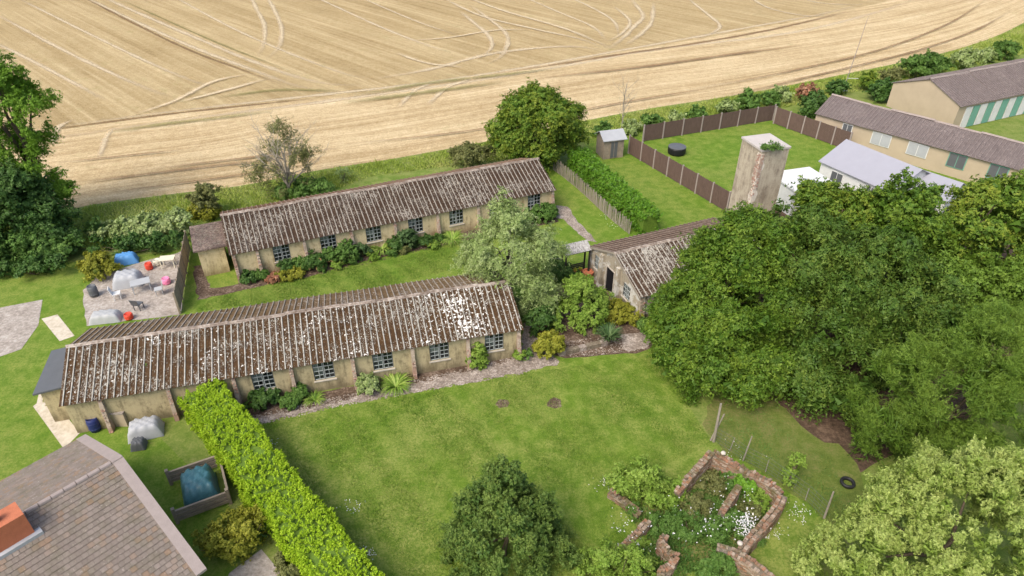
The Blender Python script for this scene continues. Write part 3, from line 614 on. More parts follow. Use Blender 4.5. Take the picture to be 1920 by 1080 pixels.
def window(root, x, z0, w, h, y=.08, cols=2, rows=4, M4=None, lab=None, seed=0, boards=False):
    """steel casement window: two leaves"""
    q = random.Random(seed*13+5); fb = MB(); t = .045
    fb.box(x, x+w, y-.03, y+.03, z0, z0+t); fb.box(x, x+w, y-.03, y+.03, z0+h-t, z0+h); fb.box(x, x+t, y-.03, y+.03, z0+t, z0+h-t); fb.box(x+w-t, x+w, y-.03, y+.03, z0+t, z0+h-t)
    fb.box(x+w/2-t*.6, x+w/2+t*.6, y-.03, y+.03, z0+t, z0+h-t)
    f = fb.obj('window', M['frame'], root)
    if lab: f['label'] = lab
    for s in (0, 1):
        a = x+t if s == 0 else x+w/2+t*.6; b = x+w/2-t*.6 if s == 0 else x+w-t; c = MB(); g = .012
        for k in range(1, cols+1) if s == 0 else range(0, cols):
            xx = a+(b-a)*k/cols; xx = min(max(xx, a+.014), b-.014); c.box(xx-.011, xx+.011, y-.045, y-.012, z0+t, z0+h-t)
        for k in range(0, rows+1):
            zz = z0+t+(h-2*t)*k/rows; zz = min(max(zz, z0+t+.014), z0+h-t-.014); c.box(a, b, y-.048, y-.014, zz-.010, zz+.010)
        c.obj('casement', M['steel'], f)
    p = MB()
    for s in (0, 1):
        a = x+t if s == 0 else x+w/2+t*.6; b = x+w/2-t*.6 if s == 0 else x+w-t
        for i in range(cols):
            for k in range(rows):
                if q.random() < .07: continue
                x0, x1 = a+(b-a)*i/cols, a+(b-a)*(i+1)/cols; c0, c1 = z0+t+(h-2*t)*k/rows, z0+t+(h-2*t)*(k+1)/rows; d = q.uniform(-.004, .004)
                p.box(x0+.01, x1-.01, y+d, y+d+.005, c0+.008, c1-.008)
    o = p.obj('panes', M['glass'], f); o['kind'] = 'stuff'
    sb = MB(); sb.box(x-.06, x+w+.06, -.07, y-.03, z0-.07, z0-.003); sb.obj('sill', M['sill'], f)
    if M4 is not None: f.matrix_local = M4
    return f
def buttress(root, x, h, mat, w=.21, d0=.42, d1=.14, y=0, M4=None, seed=0):
    q = random.Random(seed); mb = MB(); n = 7; vs = []
    for i in range(n):
        t = i/(n-1); d = d0+(d1-d0)*t+q.uniform(-.02, .02); ww = w/2*(1.1-.15*t)+q.uniform(-.012, .012); z = h*t
        vs += [(x-ww, y, z), (x-ww+q.uniform(0, .02), y-d, z-.03*(i > 0)), (x+ww-q.uniform(0, .02), y-d, z-.03*(i > 0)), (x+ww, y, z)]
    fs = [(4*i+k, 4*i+(k+1) % 4, 4*i+4+(k+1) % 4, 4*i+4+k) for i in range(n-1) for k in range(4)]+[(0, 3, 2, 1), (4*n-4, 4*n-3, 4*n-2, 4*n-1)]
    mb.add(vs, fs); o = mb.obj('buttress', mat, root)
    # bricks showing where the render has fallen
    bm_ = MB()
    for k in range(int(h/.085)):
        if q.random() < .5: continue
        t = k*.085/h; d = d0+(d1-d0)*t
        for j in range(2):
            if q.random() < .35: continue
            xx = x-w/2+.01+j*w/2; bm_.box(xx, xx+w/2-.02, y-d-.022, y-d+.05, k*.085+.01, k*.085+.07, j=.006)
    if bm_.v: b = bm_.obj('bricks', M['brickpale'], o); b['kind'] = 'stuff'
    return o

H1 = dict(x=-18.986, y=39.358, a=.42309, L=24.43, W=6.28, h=2.17, rh=3.476)
H2 = dict(x=-14.752, y=27.128, a=.27170, L=15.85, W=6.05, h=2.20, rh=3.42)
H3 = dict(x=7.902, y=34.734, a=.41472, L=10.4, W=6.2, h=2.15, rh=3.42)
def s_of(Hd, u, v, z=0., t=0.):
    p = G(u, v, z); dx, dy = p.x-Hd['x'], p.y-Hd['y']; c, s = math.cos(Hd['a']), math.sin(Hd['a']); return dx*c+dy*s
def hut(Hd, name, label, cat, mats, rmats, win, butt, x0=0., gable_ops=(), seed=1):
    t = thing(name, label, cat, (Hd['x'], Hd['y'], 0), Hd['a']); Lh, W, h, rh = Hd['L'], Hd['W'], Hd['h'], Hd['rh']; th = .2
    ops = [(x-w/2-x0, x+w/2-x0, z0, z1) for x, w, z0, z1 in win]
    o = wall('front_wall', Lh-x0, h, th, ops, mats, t); o.location = (x0, 0, 0)
    o = wall('back_wall', Lh-x0, h, th, [], mats, t, Matrix.Translation((Lh, W, 0)) @ Matrix.Rotation(math.pi, 4, 'Z'))
    # gable ends sit between front and back wall
    for end in (0, 1):
        if end == 0: m4 = Matrix.Translation((x0+.001, W-th, 0)) @ Matrix.Rotation(-math.pi/2, 4, 'Z')
        else: m4 = Matrix.Translation((Lh-.001, th, 0)) @ Matrix.Rotation(math.pi/2, 4, 'Z')
        g = wall('gable_wall', W-2*th, h+.02, th, list(gable_ops) if end == 0 else [], mats, t, m4, gable=rh-.12)
    fl = MB(); fl.box(x0+th+.01, Lh-th-.01, th+.01, W-th-.01, .02, .05); fl.obj('floor_slab', M['concrete'], t)
    roof(t, Lh-x0, W, h, rh, rmats, seed=seed, x0=x0)
    for i, (x, w, z0, z1) in enumerate(win): window(t, x-w/2, z0, w, z1-z0, seed=seed*20+i)
    for i, x in enumerate(butt): buttress(t, x, h-.12, M['pier'], seed=seed*30+i)
    return t
w1 = [(s_of(H1, u, v, 1.4), 1.12, .78, 2.03) for u, v in ((529, 476), (617, 458), (702, 441), (781, 425), (857, 409), (1002, 378))]
w1.insert(5, ((w1[4][0]+w1[5][0])/2, 1.12, .78, 2.03))
b1 = [s_of(H1, u, v) for u, v in ((493, 518), (579, 499), (666, 481), (746, 464), (824, 447), (898, 430))]; b1 = [.13]+b1+[b1[-1]+2.9, H1['L']-.14]
hut1 = hut(H1, 'barrack_hut', 'long low cream rendered hut beside the stubble field, lichen streaked corrugated roof', 'hut', M['render1'], (M['roof1'], M['roof1b'], M['ridge']), w1, b1, seed=1)
x0b = s_of(H2, 118, 752, 2.2)
w2 = [(s_of(H2, u, v, 1.4), 1.12, .78, 2.03) for u, v in ((494, 713), (607, 694), (718, 676), (824, 659), (927, 642))]
b2 = [s_of(H2, u, v) for u, v in ((452, 765), (557, 742), (668, 720), (777, 700), (878, 683))]+[H2['L']-.14]
b2x = [b2[0]-3.2*k for k in (1, 2, 3)]
hut2 = hut(H2, 'barrack_hut', 'nearest long hut with brown mossy roof and white lichen patches above the big lawn', 'hut', M['render2'], (M['roof2'], M['roof2b'], M['ridge']), w2, b2+[x for x in b2x if x > x0b+.2], x0=x0b, seed=2)
# gable hut: openings measured from the left (north) corner, along -y
def g3(f): return (1-f)*(H3['W'])-.2
gops = [(g3(.655), g3(.48), 0, 2.08), (g3(.30), g3(.165), .95, 2.0), (g3(.90), g3(.80), .95, 2.0)]
hut3 = hut(H3, 'barrack_hut', 'gable ended hut with peeling white render and open dark door by the big trees', 'hut', M['render3'], (M['roof3'], M['roof3b'], M['ridge']), [], [], gable_ops=gops, seed=3)
m3 = Matrix.Translation((0, H3['W']-.2, 0)) @ Matrix.Rotation(-math.pi/2, 4, 'Z')
for k, o in enumerate(gops[1:]): window(hut3, o[0], o[2], o[1]-o[0], o[3]-o[2], cols=2, rows=3, M4=m3, seed=80+k)
def local_box(name, parent, mat, x0, x1, y0, y1, z0, z1, M4=None, j=0):
    mb = MB(); mb.box(x0, x1, y0, y1, z0, z1, j=j); o = mb.obj(name, mat, parent)
    if M4 is not None: o.matrix_local = M4
    return o
a, b = gops[0][:2]
dr = MB(); dr.box(a, a+.07, -.02, .1, 0, 2.02); dr.box(b-.07, b, -.02, .1, 0, 2.02); dr.box(a+.07, b-.07, -.02, .1, 1.95, 2.02); d_ = dr.obj('door', M['sill'], hut3); d_.matrix_local = m3; d_['label'] = 'dark doorway with its black door standing ajar'
lf = MB(); lf.box(0, .92, 0, .045, .03, 1.93)
for zz in (.25, 1.15): lf.box(.1, .68, -.012, -.001, zz, zz+.65)
leaf = lf.obj('door_leaf', M['black'], d_); leaf.matrix_local = Matrix.Translation((a+.075, .05, 0)) @ Matrix.Rotation(R(28), 4, 'Z')
for f in (.39, .725):
    x = g3(f); o = buttress(hut3, x, 2.75 if f < .5 else 2.6, M['render3'], w=.40, d0=.30, d1=.20, seed=int(f*100)); o.matrix_local = m3
    for c in list(o.children): bpy.data.objects.remove(c)
for y0 in (0, H3['W']): buttress(hut3, .22, 1.95, M['render3'], w=.36, d0=.3, d1=.12, seed=9) if y0 == 0 else None
bg = MB()
for s_ in (0, 1):
    yy0, yy1 = (-.27, H3['W']/2) if s_ == 0 else (H3['W']+.27, H3['W']/2)
    bg.add([(-.15, yy0, 2.0), (-.15, yy1, 3.37), (-.15, yy1, 3.52), (-.15, yy0, 2.15), (-.11, yy0, 2.0), (-.11, yy1, 3.37), (-.11, yy1, 3.52), (-.11, yy0, 2.15)], [(0, 1, 2, 3), (7, 6, 5, 4), (0, 4, 5, 1), (3, 2, 6, 7), (0, 3, 7, 4), (1, 5, 6, 2)])
bg.obj('barge_board', M['pale_wood'], hut3)
# annex on the end of the far hut
an = thing('lean_to', 'small flat roofed cream annex against the left end of the far hut', 'annex', (H1['x'], H1['y'], 0), H1['a'])
mb = MB(); mb.box(-2.05, -.36, 1.3, 4.0, 0, 2.15); mb.obj('wall', M['render1'], an)
mb = MB(); mb.add([(-2.3, 1.05, 2.13), (-.14, 1.05, 2.13), (-.14, 4.2, 2.45), (-2.3, 4.2, 2.45), (-2.3, 1.05, 2.25), (-.14, 1.05, 2.25), (-.14, 4.2, 2.57), (-2.3, 4.2, 2.57)], [(3, 2, 1, 0), (4, 5, 6, 7), (0, 1, 5, 4), (1, 2, 6, 5), (2, 3, 7, 6), (3, 0, 4, 7)])
mb.obj('roof', mat_soil('felt_moss', (.06, .045, .04), (.13, .095, .08), (.27, .21, .17), 8), an)
mb = MB()
for k in range(400):
    x, y = random.uniform(-2.1, -.4), random.uniform(1.2, 4.0); z = 2.262+(y-1.05)*.1; a_ = random.uniform(0, 6.3); l_ = random.uniform(.05, .22)
    mb.tube([(x, y, z), (x+l_*math.cos(a_), y+l_*math.sin(a_), z+.02)], .008, 3, cap=False)
mb.obj('twigs', M['pale_wood'], an)['kind'] = 'stuff'

# canopy, bench and pots by the gable hut
cp = G(1082, 500); can = thing('canopy', 'small lean-to canopy of grey corrugated sheet on black posts beside the gable hut', 'canopy', (0, 0, 0))
c0, c1, c2, c3 = G(1060, 480, 2.15), G(1110, 469, 2.15), G(1107, 446, 2.55), G(1052, 460, 2.55)
X = (c1-c0).normalized(); Yv = ((c3-c0)-X*(c3-c0).dot(X)).normalized(); Zv = X.cross(Yv); wS = (c1-c0).length; lS = (c3-c0).dot(Yv)
me = sheet_mesh('roof_sheet', wS/2, lS, 4, M['canopyroof'], .03)
for k in (0, 1):
    o = link('roof_sheet', me, can); m_ = Matrix((X, Yv, Zv)).transposed().to_4x4(); m_.translation = c0+X*(k*wS/2)+Zv*.008*k; o.matrix_local = m_
for fx, fy in ((.06, .1), (.94, .1), (.06, .92), (.94, .92)):
    p = c0+X*(wS*fx)+Yv*(lS*fy); mb = MB(); mb.box(p.x-.06, p.x+.06, p.y-.06, p.y+.06, 0, p.z-.03); mb.obj('post', M['blackwood'], can)
for fy in (.08, .93):
    p = c0+Yv*(lS*fy)+X*.05; q_ = p+X*(wS-.1); mb = MB(); mb.tube([p-Zv*.08, q_-Zv*.08], .05, 4); mb.obj('beam', M['blackwood'], can)
bp = (c0+X*(wS*.5)+Yv*(lS*.35)); ang = math.atan2(X.y, X.x)
bn = thing('bench', 'dark slatted bench in the shade of the small canopy', 'bench', (bp.x, bp.y, 0), ang)
for k in range(4): local_box('slat', bn, M['blackwood'], -.8, .8, -.25+k*.13, -.15+k*.13, .42, .45)
for k in range(3): local_box('back_slat', bn, M['blackwood'], -.8, .8, .27, .30, .55+k*.14, .65+k*.14)
for x in (-.72, .72):
    for y in (-.2, .24): local_box('leg', bn, M['blackwood'], x-.03, x+.03, y-.03, y+.03, 0, .42 if y < 0 else .98)
def pot(label, p, r, h, mat, group=None, plant=None, seed=1, cat='pot'):
    t = thing('flower_pot', label, cat, p, 0, group); mb = MB(); mb.lathe([(r*.7, 0), (r*.95, h*.6), (r, h*.86), (r*1.12, h*.87), (r*1.12, h), (r*.92, h), (r*.9, h*.85), (0, h*.83)], 14); mb.obj('body', mat, t, smooth=False)
    if plant: foliage('plant', [((0, 0, h+r*.5), (r, r, r*.9))], L[plant], t, cl=8, spr=5, nl=6, rad=r*.7, leaf=(.05, .03), seed=seed)
    return t
for k in range(3):
    q_ = Matrix.Rotation(ang, 3, 'Z') @ Vector((-.5+k*.45, -.02, 0)); pot(('leftmost', 'middle', 'rightmost')[k]+' of three yellowish potted plants on the bench under the canopy', (bp.x+q_.x, bp.y+q_.y, .45), .12, .18, M['terracotta'], 'pots on the canopy bench', 'yellow', 40+k)
p = G(1102, 521); pot('round terracotta urn in front of the gable hut wall', (p.x, p.y, 0.01), .36, .55, M['terracotta'])
p = G(1124, 552); pot('small terracotta pot beside the buttress of the gable hut', (p.x, p.y, .01), .22, .28, M['terracotta'], None, 'mid', 61)

# ---------------------------------------------------------------- water tower
TW = thing('water_tower', 'tall square rendered tower with crumbling brick corner and ivy on its flat top', 'tower', (17.1, 43.8, 0), R(17))
hx, hy, HT = 1.06, 1.16, 8.4
mb = MB(); n = 26
rng = random.Random(4)
for (xa, ya, xb, yb) in ((-hx, -hy, hx, -hy), (hx, -hy, hx, hy), (hx, hy, -hx, hy), (-hx, hy, -hx, -hy)):
    vs = []; fs = []
    for i in range(n+1):
        for k in range(9):
            t = k/8; vs.append((xa+(xb-xa)*t, ya+(yb-ya)*t, HT*i/n))
    for i in range(n):
        for k in range(8): fs.append((i*9+k, i*9+k+1, (i+1)*9+k+1, (i+1)*9+k))
    mb.add(vs, fs)
mb.obj('shaft', M['rendert'], TW)
# fallen render at the near corner: pale edge, bricks
mb = MB(); N_ = 48; vs = []
for i in range(N_+1):
    z = .2+(HT-.35)*i/N_; w_ = .30+.13*math.sin(i*.7)+rng.uniform(-.07, .07); w2_ = .26+.12*math.sin(i*.45+1)+rng.uniform(-.07, .07)
    vs += [(-hx-.012, -hy+w_, z), (-hx-.03, -hy-.03, z), (-hx+w2_, -hy-.012, z)]
mb.add(vs, [(3*i+k, 3*i+k+3, 3*i+k+4, 3*i+k+1) for i in range(N_) for k in (0, 1)]); mb.obj('broken_corner', M['renderp'], TW)
mb = MB()
for z in np.arange(.3, HT-.2, .085):
    for side in (0, 1):
        for k in range(3):
            if rng.random() > (.85 if z > 6.2 else .28 if z > 4 else .4): continue
            if side == 0: mb.box(-hx-.055, -hx+.02, -hy-.02+k*.14, -hy+.10+k*.14, z, z+.07, j=.008)
            elif k < 2: mb.box(-hx-.02+k*.14, -hx+.10+k*.14, -hy-.055, -hy+.02, z, z+.07, j=.008)
o = mb.obj('bricks', M['brickpale'], TW); o['kind'] = 'stuff'
mb = MB(); mb.box(-hx-.06, hx+.06, -hy-.06, hy+.06, HT, HT+.13); mb.obj('roof_slab', M['slab'], TW)
mb = MB(); mb.box(-hx-.16, -hx-.03, hy-.55, hy-.1, 5.1, 5.3); 
ivy = thing('ivy_tuft', 'green weeds growing over the near edge of the tower top', 'plant', tuple(TW.matrix_basis @ Vector((-.55, -1.2, HT+.14))))
foliage('foliage', [((0, 0, .10), (.55, .35, .28)), ((.5, .1, .05), (.35, .25, .2)), ((-.1, -.25, -.05), (.3, .15, .2))], L['mid'], ivy, cl=40, spr=8, nl=7, rad=.3, leaf=(.05, .03), seed=5, zmin=-9)

# ---------------------------------------------------------------- fences and hedges
def lerp2(a, b, t): return Vector(a).lerp(Vector(b), t)
fa, fb_ = G(1037, 318), G(1184, 441)
fence = thing('paling_fence', 'grey chestnut paling fence in front of the clipped laurel hedge', 'fence', (fa.x, fa.y, 0), math.atan2((fb_-fa).y, (fb_-fa).x))
Lf = (fb_-fa).length; npal = int(Lf/.115); pm = []
for k in range(4):
    mb = MB(); hh = 1.15+.05*k; mb.add([(-.035, -.012, 0), (.035, -.012, 0), (.035, .012, 0), (-.035, .012, 0), (-.03, -.012, hh-.08), (.03, -.012, hh-.08), (.03, .012, hh-.08), (-.03, .012, hh-.08), (0, 0, hh)],
        [(3, 2, 1, 0), (0, 1, 5, 4), (1, 2, 6, 5), (2, 3, 7, 6), (3, 0, 4, 7), (4, 5, 8), (5, 6, 8), (6, 7, 8), (7, 4, 8)]); pm.append(mb.mesh('paling', M['pale_wood']))
for k in range(npal):
    o = link('paling', pm[k % 4], fence); o.location = (k*.115, random.uniform(-.02, .02)+.12*math.sin(k*.05), 0); o.rotation_euler = (random.uniform(-.07, .07), random.uniform(-.05, .05), random.uniform(-.3, .3))
for z in (.35, .9):
    mb = MB(); mb.tube([(k*.5, .03+.12*math.sin(k*.5/.115*.05), z) for k in range(int(Lf/.5)+1)], .012, 4); mb.obj('wire', M['frame'], fence)
def hedge(name, label, px, z, hw, mat, cl, rad, leaf, seed, nl=9, spr=10, step=1.1, **k):
    """clipped hedge: top centre line in px at height z"""
    P = [Vector((*p, z)) for p in px] if abs(px[0][0]) < 60 else GL(px, z); c = thing(name, label, 'hedge', (P[0].x, P[0].y, 0)); o = Vector((P[0].x, P[0].y, 0)); ells = []; body = MB()
    for a, b in zip(P[:-1], P[1:]):
        n = max(1, int((b-a).length/step)); 
        for i in range(n+1):
            p = a.lerp(b, i/n)-o; p.z = 0; hz = z*.97
            for zz in (z*.25, z*.62): ells.append(((p.x, p.y, zz), (hw, hw, z*.38)))
    q = np.random.RandomState(seed); P2 = []; D2 = []
    # faces of the clipped box: sides and top
    for a, b in zip(P[:-1], P[1:]):
        d = (b-a); ln = d.length; d = np.array(d/ln); s = np.array([-d[1], d[0], 0.]); m = int(cl*ln*(2*z+2*hw))
        t = q.rand(m)*(ln+.0); f = q.rand(m)*(2*z+2*hw); wob = .10*np.sin(t*2.3+seed)+.06*np.sin(t*5.1)
        pos = np.array(a-o)*[1, 1, 0]+d*t[:, None]; nrm = np.zeros((m, 3))
        l = f < z; r = (f >= z) & (f < 2*z); tp = f >= 2*z
        pos[l] += s*(hw+wob[l])[:, None]+np.c_[0*f[l], 0*f[l], f[l]]; nrm[l] = s
        pos[r] += -s*(hw+wob[r])[:, None]+np.c_[0*f[r], 0*f[r], f[r]-z]; nrm[r] = -s
        pos[tp] += s*(f[tp]-2*z-hw)[:, None]+np.c_[0*f[tp], 0*f[tp], z+wob[tp]*.8]; nrm[tp] = [0, 0, 1]
        P2.append(pos); D2.append(nrm)
        bx = MB(); m4 = Matrix((Vector(d), Vector(s), Vector((0, 0, 1)))).transposed().to_4x4(); m4.translation = Vector(a-o)*1; m4.translation.z = 0
        m4[2][3] = 0; body.box(-.0, ln, -hw*.86, hw*.86, 0, z*.93, M=m4)
    Pn, Dn = np.vstack(P2), np.vstack(D2); m = len(Pn)
    i = np.repeat(np.arange(m), spr); d = norm(Dn[i]+q.randn(len(i), 3)*.5+[0, 0, .25]); ln = rad*(.5+.7*q.rand(len(i))); oo = Pn[i]-Dn[i]*rad*.6+q.randn(len(i), 3)*rad*.4
    j = np.repeat(np.arange(len(i)), nl); N = len(j); t = q.rand(N)**.6; dj = d[j]; side = norm(np.cross(dj, q.randn(N, 3)))
    C = oo[j]+dj*(ln[j]*t)[:, None]+side*(q.rand(N)*rad*.25)[:, None]; T = norm(dj*.6+side*.9*q.rand(N)[:, None]+q.randn(N, 3)*.3); B = norm(np.cross(T, Dn[i][j]+q.randn(N, 3)*.55))
    var = .25*q.rand(m)[i][j]+.35*q.rand(len(i))[j]+.4*q.rand(N); kk = C[:, 2] > 0
    sz = .7+.6*q.rand(kk.sum()); link('foliage', trimesh('foliage', C[kk], T[kk], B[kk], leaf[0]*sz, leaf[1]*sz, var[kk], L[mat]), c)
    body.obj('branches', M['shadebody'], c); return c  # one solid block per stretch that closes the gaps between leaves
M['shadebody'] = mat_simple('lit_inner_foliage', (.10, .17, .018), .4, 6)  # hedge block: the green light inside the foliage is put into this colour
hedge('clipped_hedge', 'bright green clipped laurel hedge behind the paling fence', [(1082, 280), (1136, 328), (1190, 374), (1222, 402)], 1.75, .72, 'laurel', 14, .28, (.08, .05), 31, nl=8, spr=7)
hedge('conifer_hedge', 'long lime green clipped conifer hedge along the left side of the big lawn', [(-16.2, 26.35), (-13.4, 23.35), (-10.9, 20.5), (-8.7, 18.2), (-6., 15.2), (-3.6, 12.6)], 2.05, .98, 'lime', 34, .12, (.044, .025), 32, nl=7, spr=7)
def board_fence(label, a, b, h, panel, matb, matp, postw=.12, boards=9, name='board_fence', group=None):
    a, b = Vector((a.x, a.y, 0)), Vector((b.x, b.y, 0)); d = b-a; t = thing(name, label, 'fence', a, math.atan2(d.y, d.x), group); n = max(1, round(d.length/panel)); w = d.length/n
    bw = (w-postw)/boards; mb = MB(); mb.box(0, bw-.012, -.012, .012, .06, h); bm_ = mb.mesh('board', matb); mb = MB(); mb.box(-postw/2, postw/2, -postw/2, postw/2, 0, h+.08); pm_ = mb.mesh('post', matp)
    for i in range(n+1): o = link('post', pm_, t); o.location = (i*w, 0, 0)
    cnt = 0
    for i in range(n):
        for k in range(boards):
            o = link('board', bm_, t); o.location = (i*w+postw/2+.004+k*bw, random.uniform(-.006, .006), random.uniform(-.01, .02)); cnt += 1
        for z in (.35, h-.25):
            mb = MB(); mb.box(i*w+postw/2, (i+1)*w-postw/2, .014, .05, z, z+.08); mb.obj('rail', matb, t)
    return t
board_fence('brown panel fence with pale posts between the two blurred gardens, running down to the tower', G(1178, 288), G(1362, 398), 1.8, 1.9, M['brownfence'], M['post'])
board_fence('low brown fence along the far end of the garden behind the tower', G(1205, 266), G(1448, 226), 1.7, 2.4, M['brownfence'], M['post'])
board_fence('brown panel fence with pale posts beyond the tower, ending at the long neighbouring hut', G(1450, 232), G(1588, 282), 1.8, 1.9, M['brownfence'], M['post'])
board_fence('weathered grey boundary fence at the left end of the far hut courtyard', G(338, 588), G(357, 470), 1.6, 1.8, M['wood'], M['wood'])

# wire fence near the ruins
wf = thing('wire_fence', 'thin wire netting fence with leaning wooden posts between lawn and trees', 'fence', tuple(G(1340, 825)))
wp = [(1338, 828, 1352, 757, .07), (1393, 864, 1410, 818, .035), (1368, 846, 1378, 820, .02), (1435, 885, 1442, 862, .02), (1510, 938, 1517, 915, .02), (1545, 972, 1563, 922, .05)]
o0 = G(1340, 825); tops = []
for (u, v, ut, vt, r_) in wp:
    b_ = G(u, v); t_ = RY(ut, vt, b_.y+.15); t_.z = max(t_.z, .6); mb = MB(); mb.tube([b_-o0, (t_-o0)], [r_*1.1, r_*.8], 6); mb.obj('post', M['pale_wood'], wf); tops.append((b_-o0, t_-o0))
mb = MB(); b_ = G(1336, 826); mb.tube([b_-o0+Vector((-.1, 0, 0)), b_-o0+Vector((.35, .2, 1.7))], [.05, .035], 6); mb.obj('post', M['pale_wood'], wf)
mb = MB(); seq = [tops[0], tops[2], tops[1], tops[3], tops[4], tops[5]]
zs = [.1, .3, .5, .75, 1.0]
for z in zs: mb.tube([b+Vector((0, 0, z)) for b, t in seq], .006, 3, cap=False)
for (b0, _), (b1_, _) in zip(seq[:-1], seq[1:]):
    m = int((b1_-b0).length/.3)
    for i in range(m):
        p = b0.lerp(b1_, i/m); mb.tube([p+Vector((0, 0, .05)), p+Vector((0, 0, 1.0))], .0035, 3, cap=False)
mb.obj('netting', M['frame'], wf)['kind'] = 'stuff'
p = G(1476, 908); iv = thing('ivy_stump', 'short leaning stump wrapped in green ivy beside the wire fence', 'stump', p)
mb = MB(); mb.tube([(0, 0, 0), (.1, .1, .8), (.22, .15, 1.5)], [.13, .1, .08], 7); mb.obj('stem', M['bark'], iv)
foliage('ivy', [((.02, 0, .3), (.32, .32, .4)), ((.1, .1, .8), (.28, .28, .4)), ((.22, .15, 1.4), (.36, .36, .38))], L['bright'], iv, cl=60, spr=7, nl=6, rad=.2, leaf=(.05, .035), seed=8)
p = G(1588, 908); ty = thing('tyre', 'old black tyre lying under the pine branches by the wire fence', 'tyre', p+Vector((0, 0, .02)))
mb = MB(); vs = []; nT, nR = 20, 8
for i in range(nT):
    for k in range(nR):
        a, b = 2*math.pi*i/nT, 2*math.pi*k/nR; rr = .28+.1*math.cos(b)*.8; vs.append((rr*math.cos(a), rr*math.sin(a), .1+.1*math.sin(b)))
mb.add(vs, [(i*nR+k, ((i+1) % nT)*nR+k, ((i+1) % nT)*nR+(k+1) % nR, i*nR+(k+1) % nR) for i in range(nT) for k in range(nR)]); mb.obj('tread', M['rubber'], ty, smooth=True)

# ---------------------------------------------------------------- brick ruins
bm0 = MB(); bm0.box(0, .215, 0, .102, 0, .065)
brick_me = bm0.mesh('brick', M['brick'])
def ruin(label, px, h, th=.33, seed=1, taper=None, header=True, group='broken walls of the brick ruin'):
    """wall whose top runs through the px points at height h (list of heights allowed)"""
    hs = h if isinstance(h, (list, tuple)) else [h]*len(px); P = [G(u, v, z) for (u, v), z in zip(px, hs)]; o = Vector((P[0].x, P[0].y, 0)); q = random.Random(seed)
    t = thing('ruined_wall', label, 'brick wall', o, 0, group); core = MB(); side = MB(); cnt = 0
    for (a, b), (ha, hb) in zip(zip(P[:-1], P[1:]), zip(hs[:-1], hs[1:])):
        a0, b0 = Vector((a.x, a.y, 0))-o, Vector((b.x, b.y, 0))-o; d = b0-a0; ln = d.length; d = d/ln; s = Vector((-d.y, d.x, 0)); m4 = Matrix((d, s, Vector((0, 0, 1)))).transposed().to_4x4(); m4.translation = a0
        seg = max(1, int(ln/.4))
        for i in range(seg):
            x0, x1 = ln*i/seg, ln*(i+1)/seg; hh = ha+(hb-ha)*(i+.5)/seg-.10
            core.box(x0+.002, x1, -th/2+.02, th/2-.02, 0, max(.05, hh), M=m4)
        nc = int(max(ha, hb)/.075)
        for c in range(nc):
            z = c*.075; x = -(c % 2)*.112
            while x < ln-.05:
                hh = ha+(hb-ha)*min(1, max(0, (x/ln)))-.09+q.uniform(-.03, .03)
                if z+.065 < hh:
                    for sd_ in (-1, 1):
                        if q.random() < .06: continue
                        y = sd_*(th/2)-(.05 if sd_ > 0 else .0)+q.uniform(-.006, .006); side.box(max(x, 0)+.004, min(x+.215, ln), y, y+.05, z+.005, z+.066, M=m4, j=.003)
                x += .225
        # loose and bedded bricks along the top, each its own piece
        x = 0.
        while x < ln and cnt < 290:
            hh = ha+(hb-ha)*x/ln-.095+q.uniform(-.03, .03)
            for row in ((-th/2, ) if header == 2 else (-th/2, 0)):
                if q.random() < .12: continue
                ob = link('brick', brick_me, t); cnt += 1
                mm = m4 @ Matrix.Translation((x, row+.02+q.uniform(-.02, .02), max(.02, hh)+(.07 if q.random() < .12 else 0))) @ Matrix.Rotation(math.pi/2+q.uniform(-.15, .15), 4, 'Z') @ Matrix.Translation((0, -.1, 0)) @ Matrix.Diagonal((.72, 1, 1, 1))
                ob.matrix_local = mm @ Matrix.Rotation(q.uniform(-.06, .06), 4, 'X')
            x += .115
    core.obj('rubble_core', M['mortar'], t); so_ = side.obj('brickwork', M['brick'], t); so_['kind'] = 'stuff'
    return t
ruin('lichened brick wall of the ruin running from the top corner down towards the big rose bush', [(1334, 846), (1310, 872), (1293, 892), (1270, 920)], [1.35, 1.3, 1.15, .9], seed=1)
ruin('mossy far brick wall of the ruin closest to the wire fence', [(1338, 846), (1368, 862), (1398, 880), (1420, 893)], [1.3, 1.2, 1.1, 1.0], .4, seed=2)
ruin('orange brick wall of the ruin between the mossy far wall and its right corner', [(1412, 886), (1440, 900), (1466, 924)], [1.1, 1.05, .95], .4, seed=3)
ruin('long right brick wall of the ruin sprinkled with white flowers', [(1470, 926), (1458, 950), (1430, 985), (1405, 1012), (1392, 1030)], [.95, .9, .9, .85, .85], .42, seed=4)
ruin('short inner brick wall standing in the middle of the ruin', [(1386, 908), (1370, 932), (1354, 958)], [1.0, .9, .75], .3, seed=5)
ruin('thick bottom brick wall of the ruin going down to the lower edge of the photo', [(1345, 1024), (1372, 1030), (1410, 1052), (1445, 1080), (1480, 1108)], [.9, 1.0, 1.0, .95, .9], .5, seed=6)
ruin('low left brick wall running from the lawn under the rose bush', [(1143, 918), (1170, 936), (1200, 960)], [.45, .45, .4], .3, seed=7)
ruin('mossy fragment of brick wall with white flowers on the left of the ruin', [(1215, 975), (1195, 997), (1182, 1010), (1160, 1030)], [.6, .6, .5, .4], .35, seed=8)
ruin('crooked brick wall fragment standing alone near the bottom middle of the ruin', [(1249, 1000), (1238, 1014), (1250, 1030), (1268, 1042), (1258, 1058), (1240, 1066), (1236, 1085)], [.85, .8, .75, .8, .75, .7, .7], .3, seed=9)
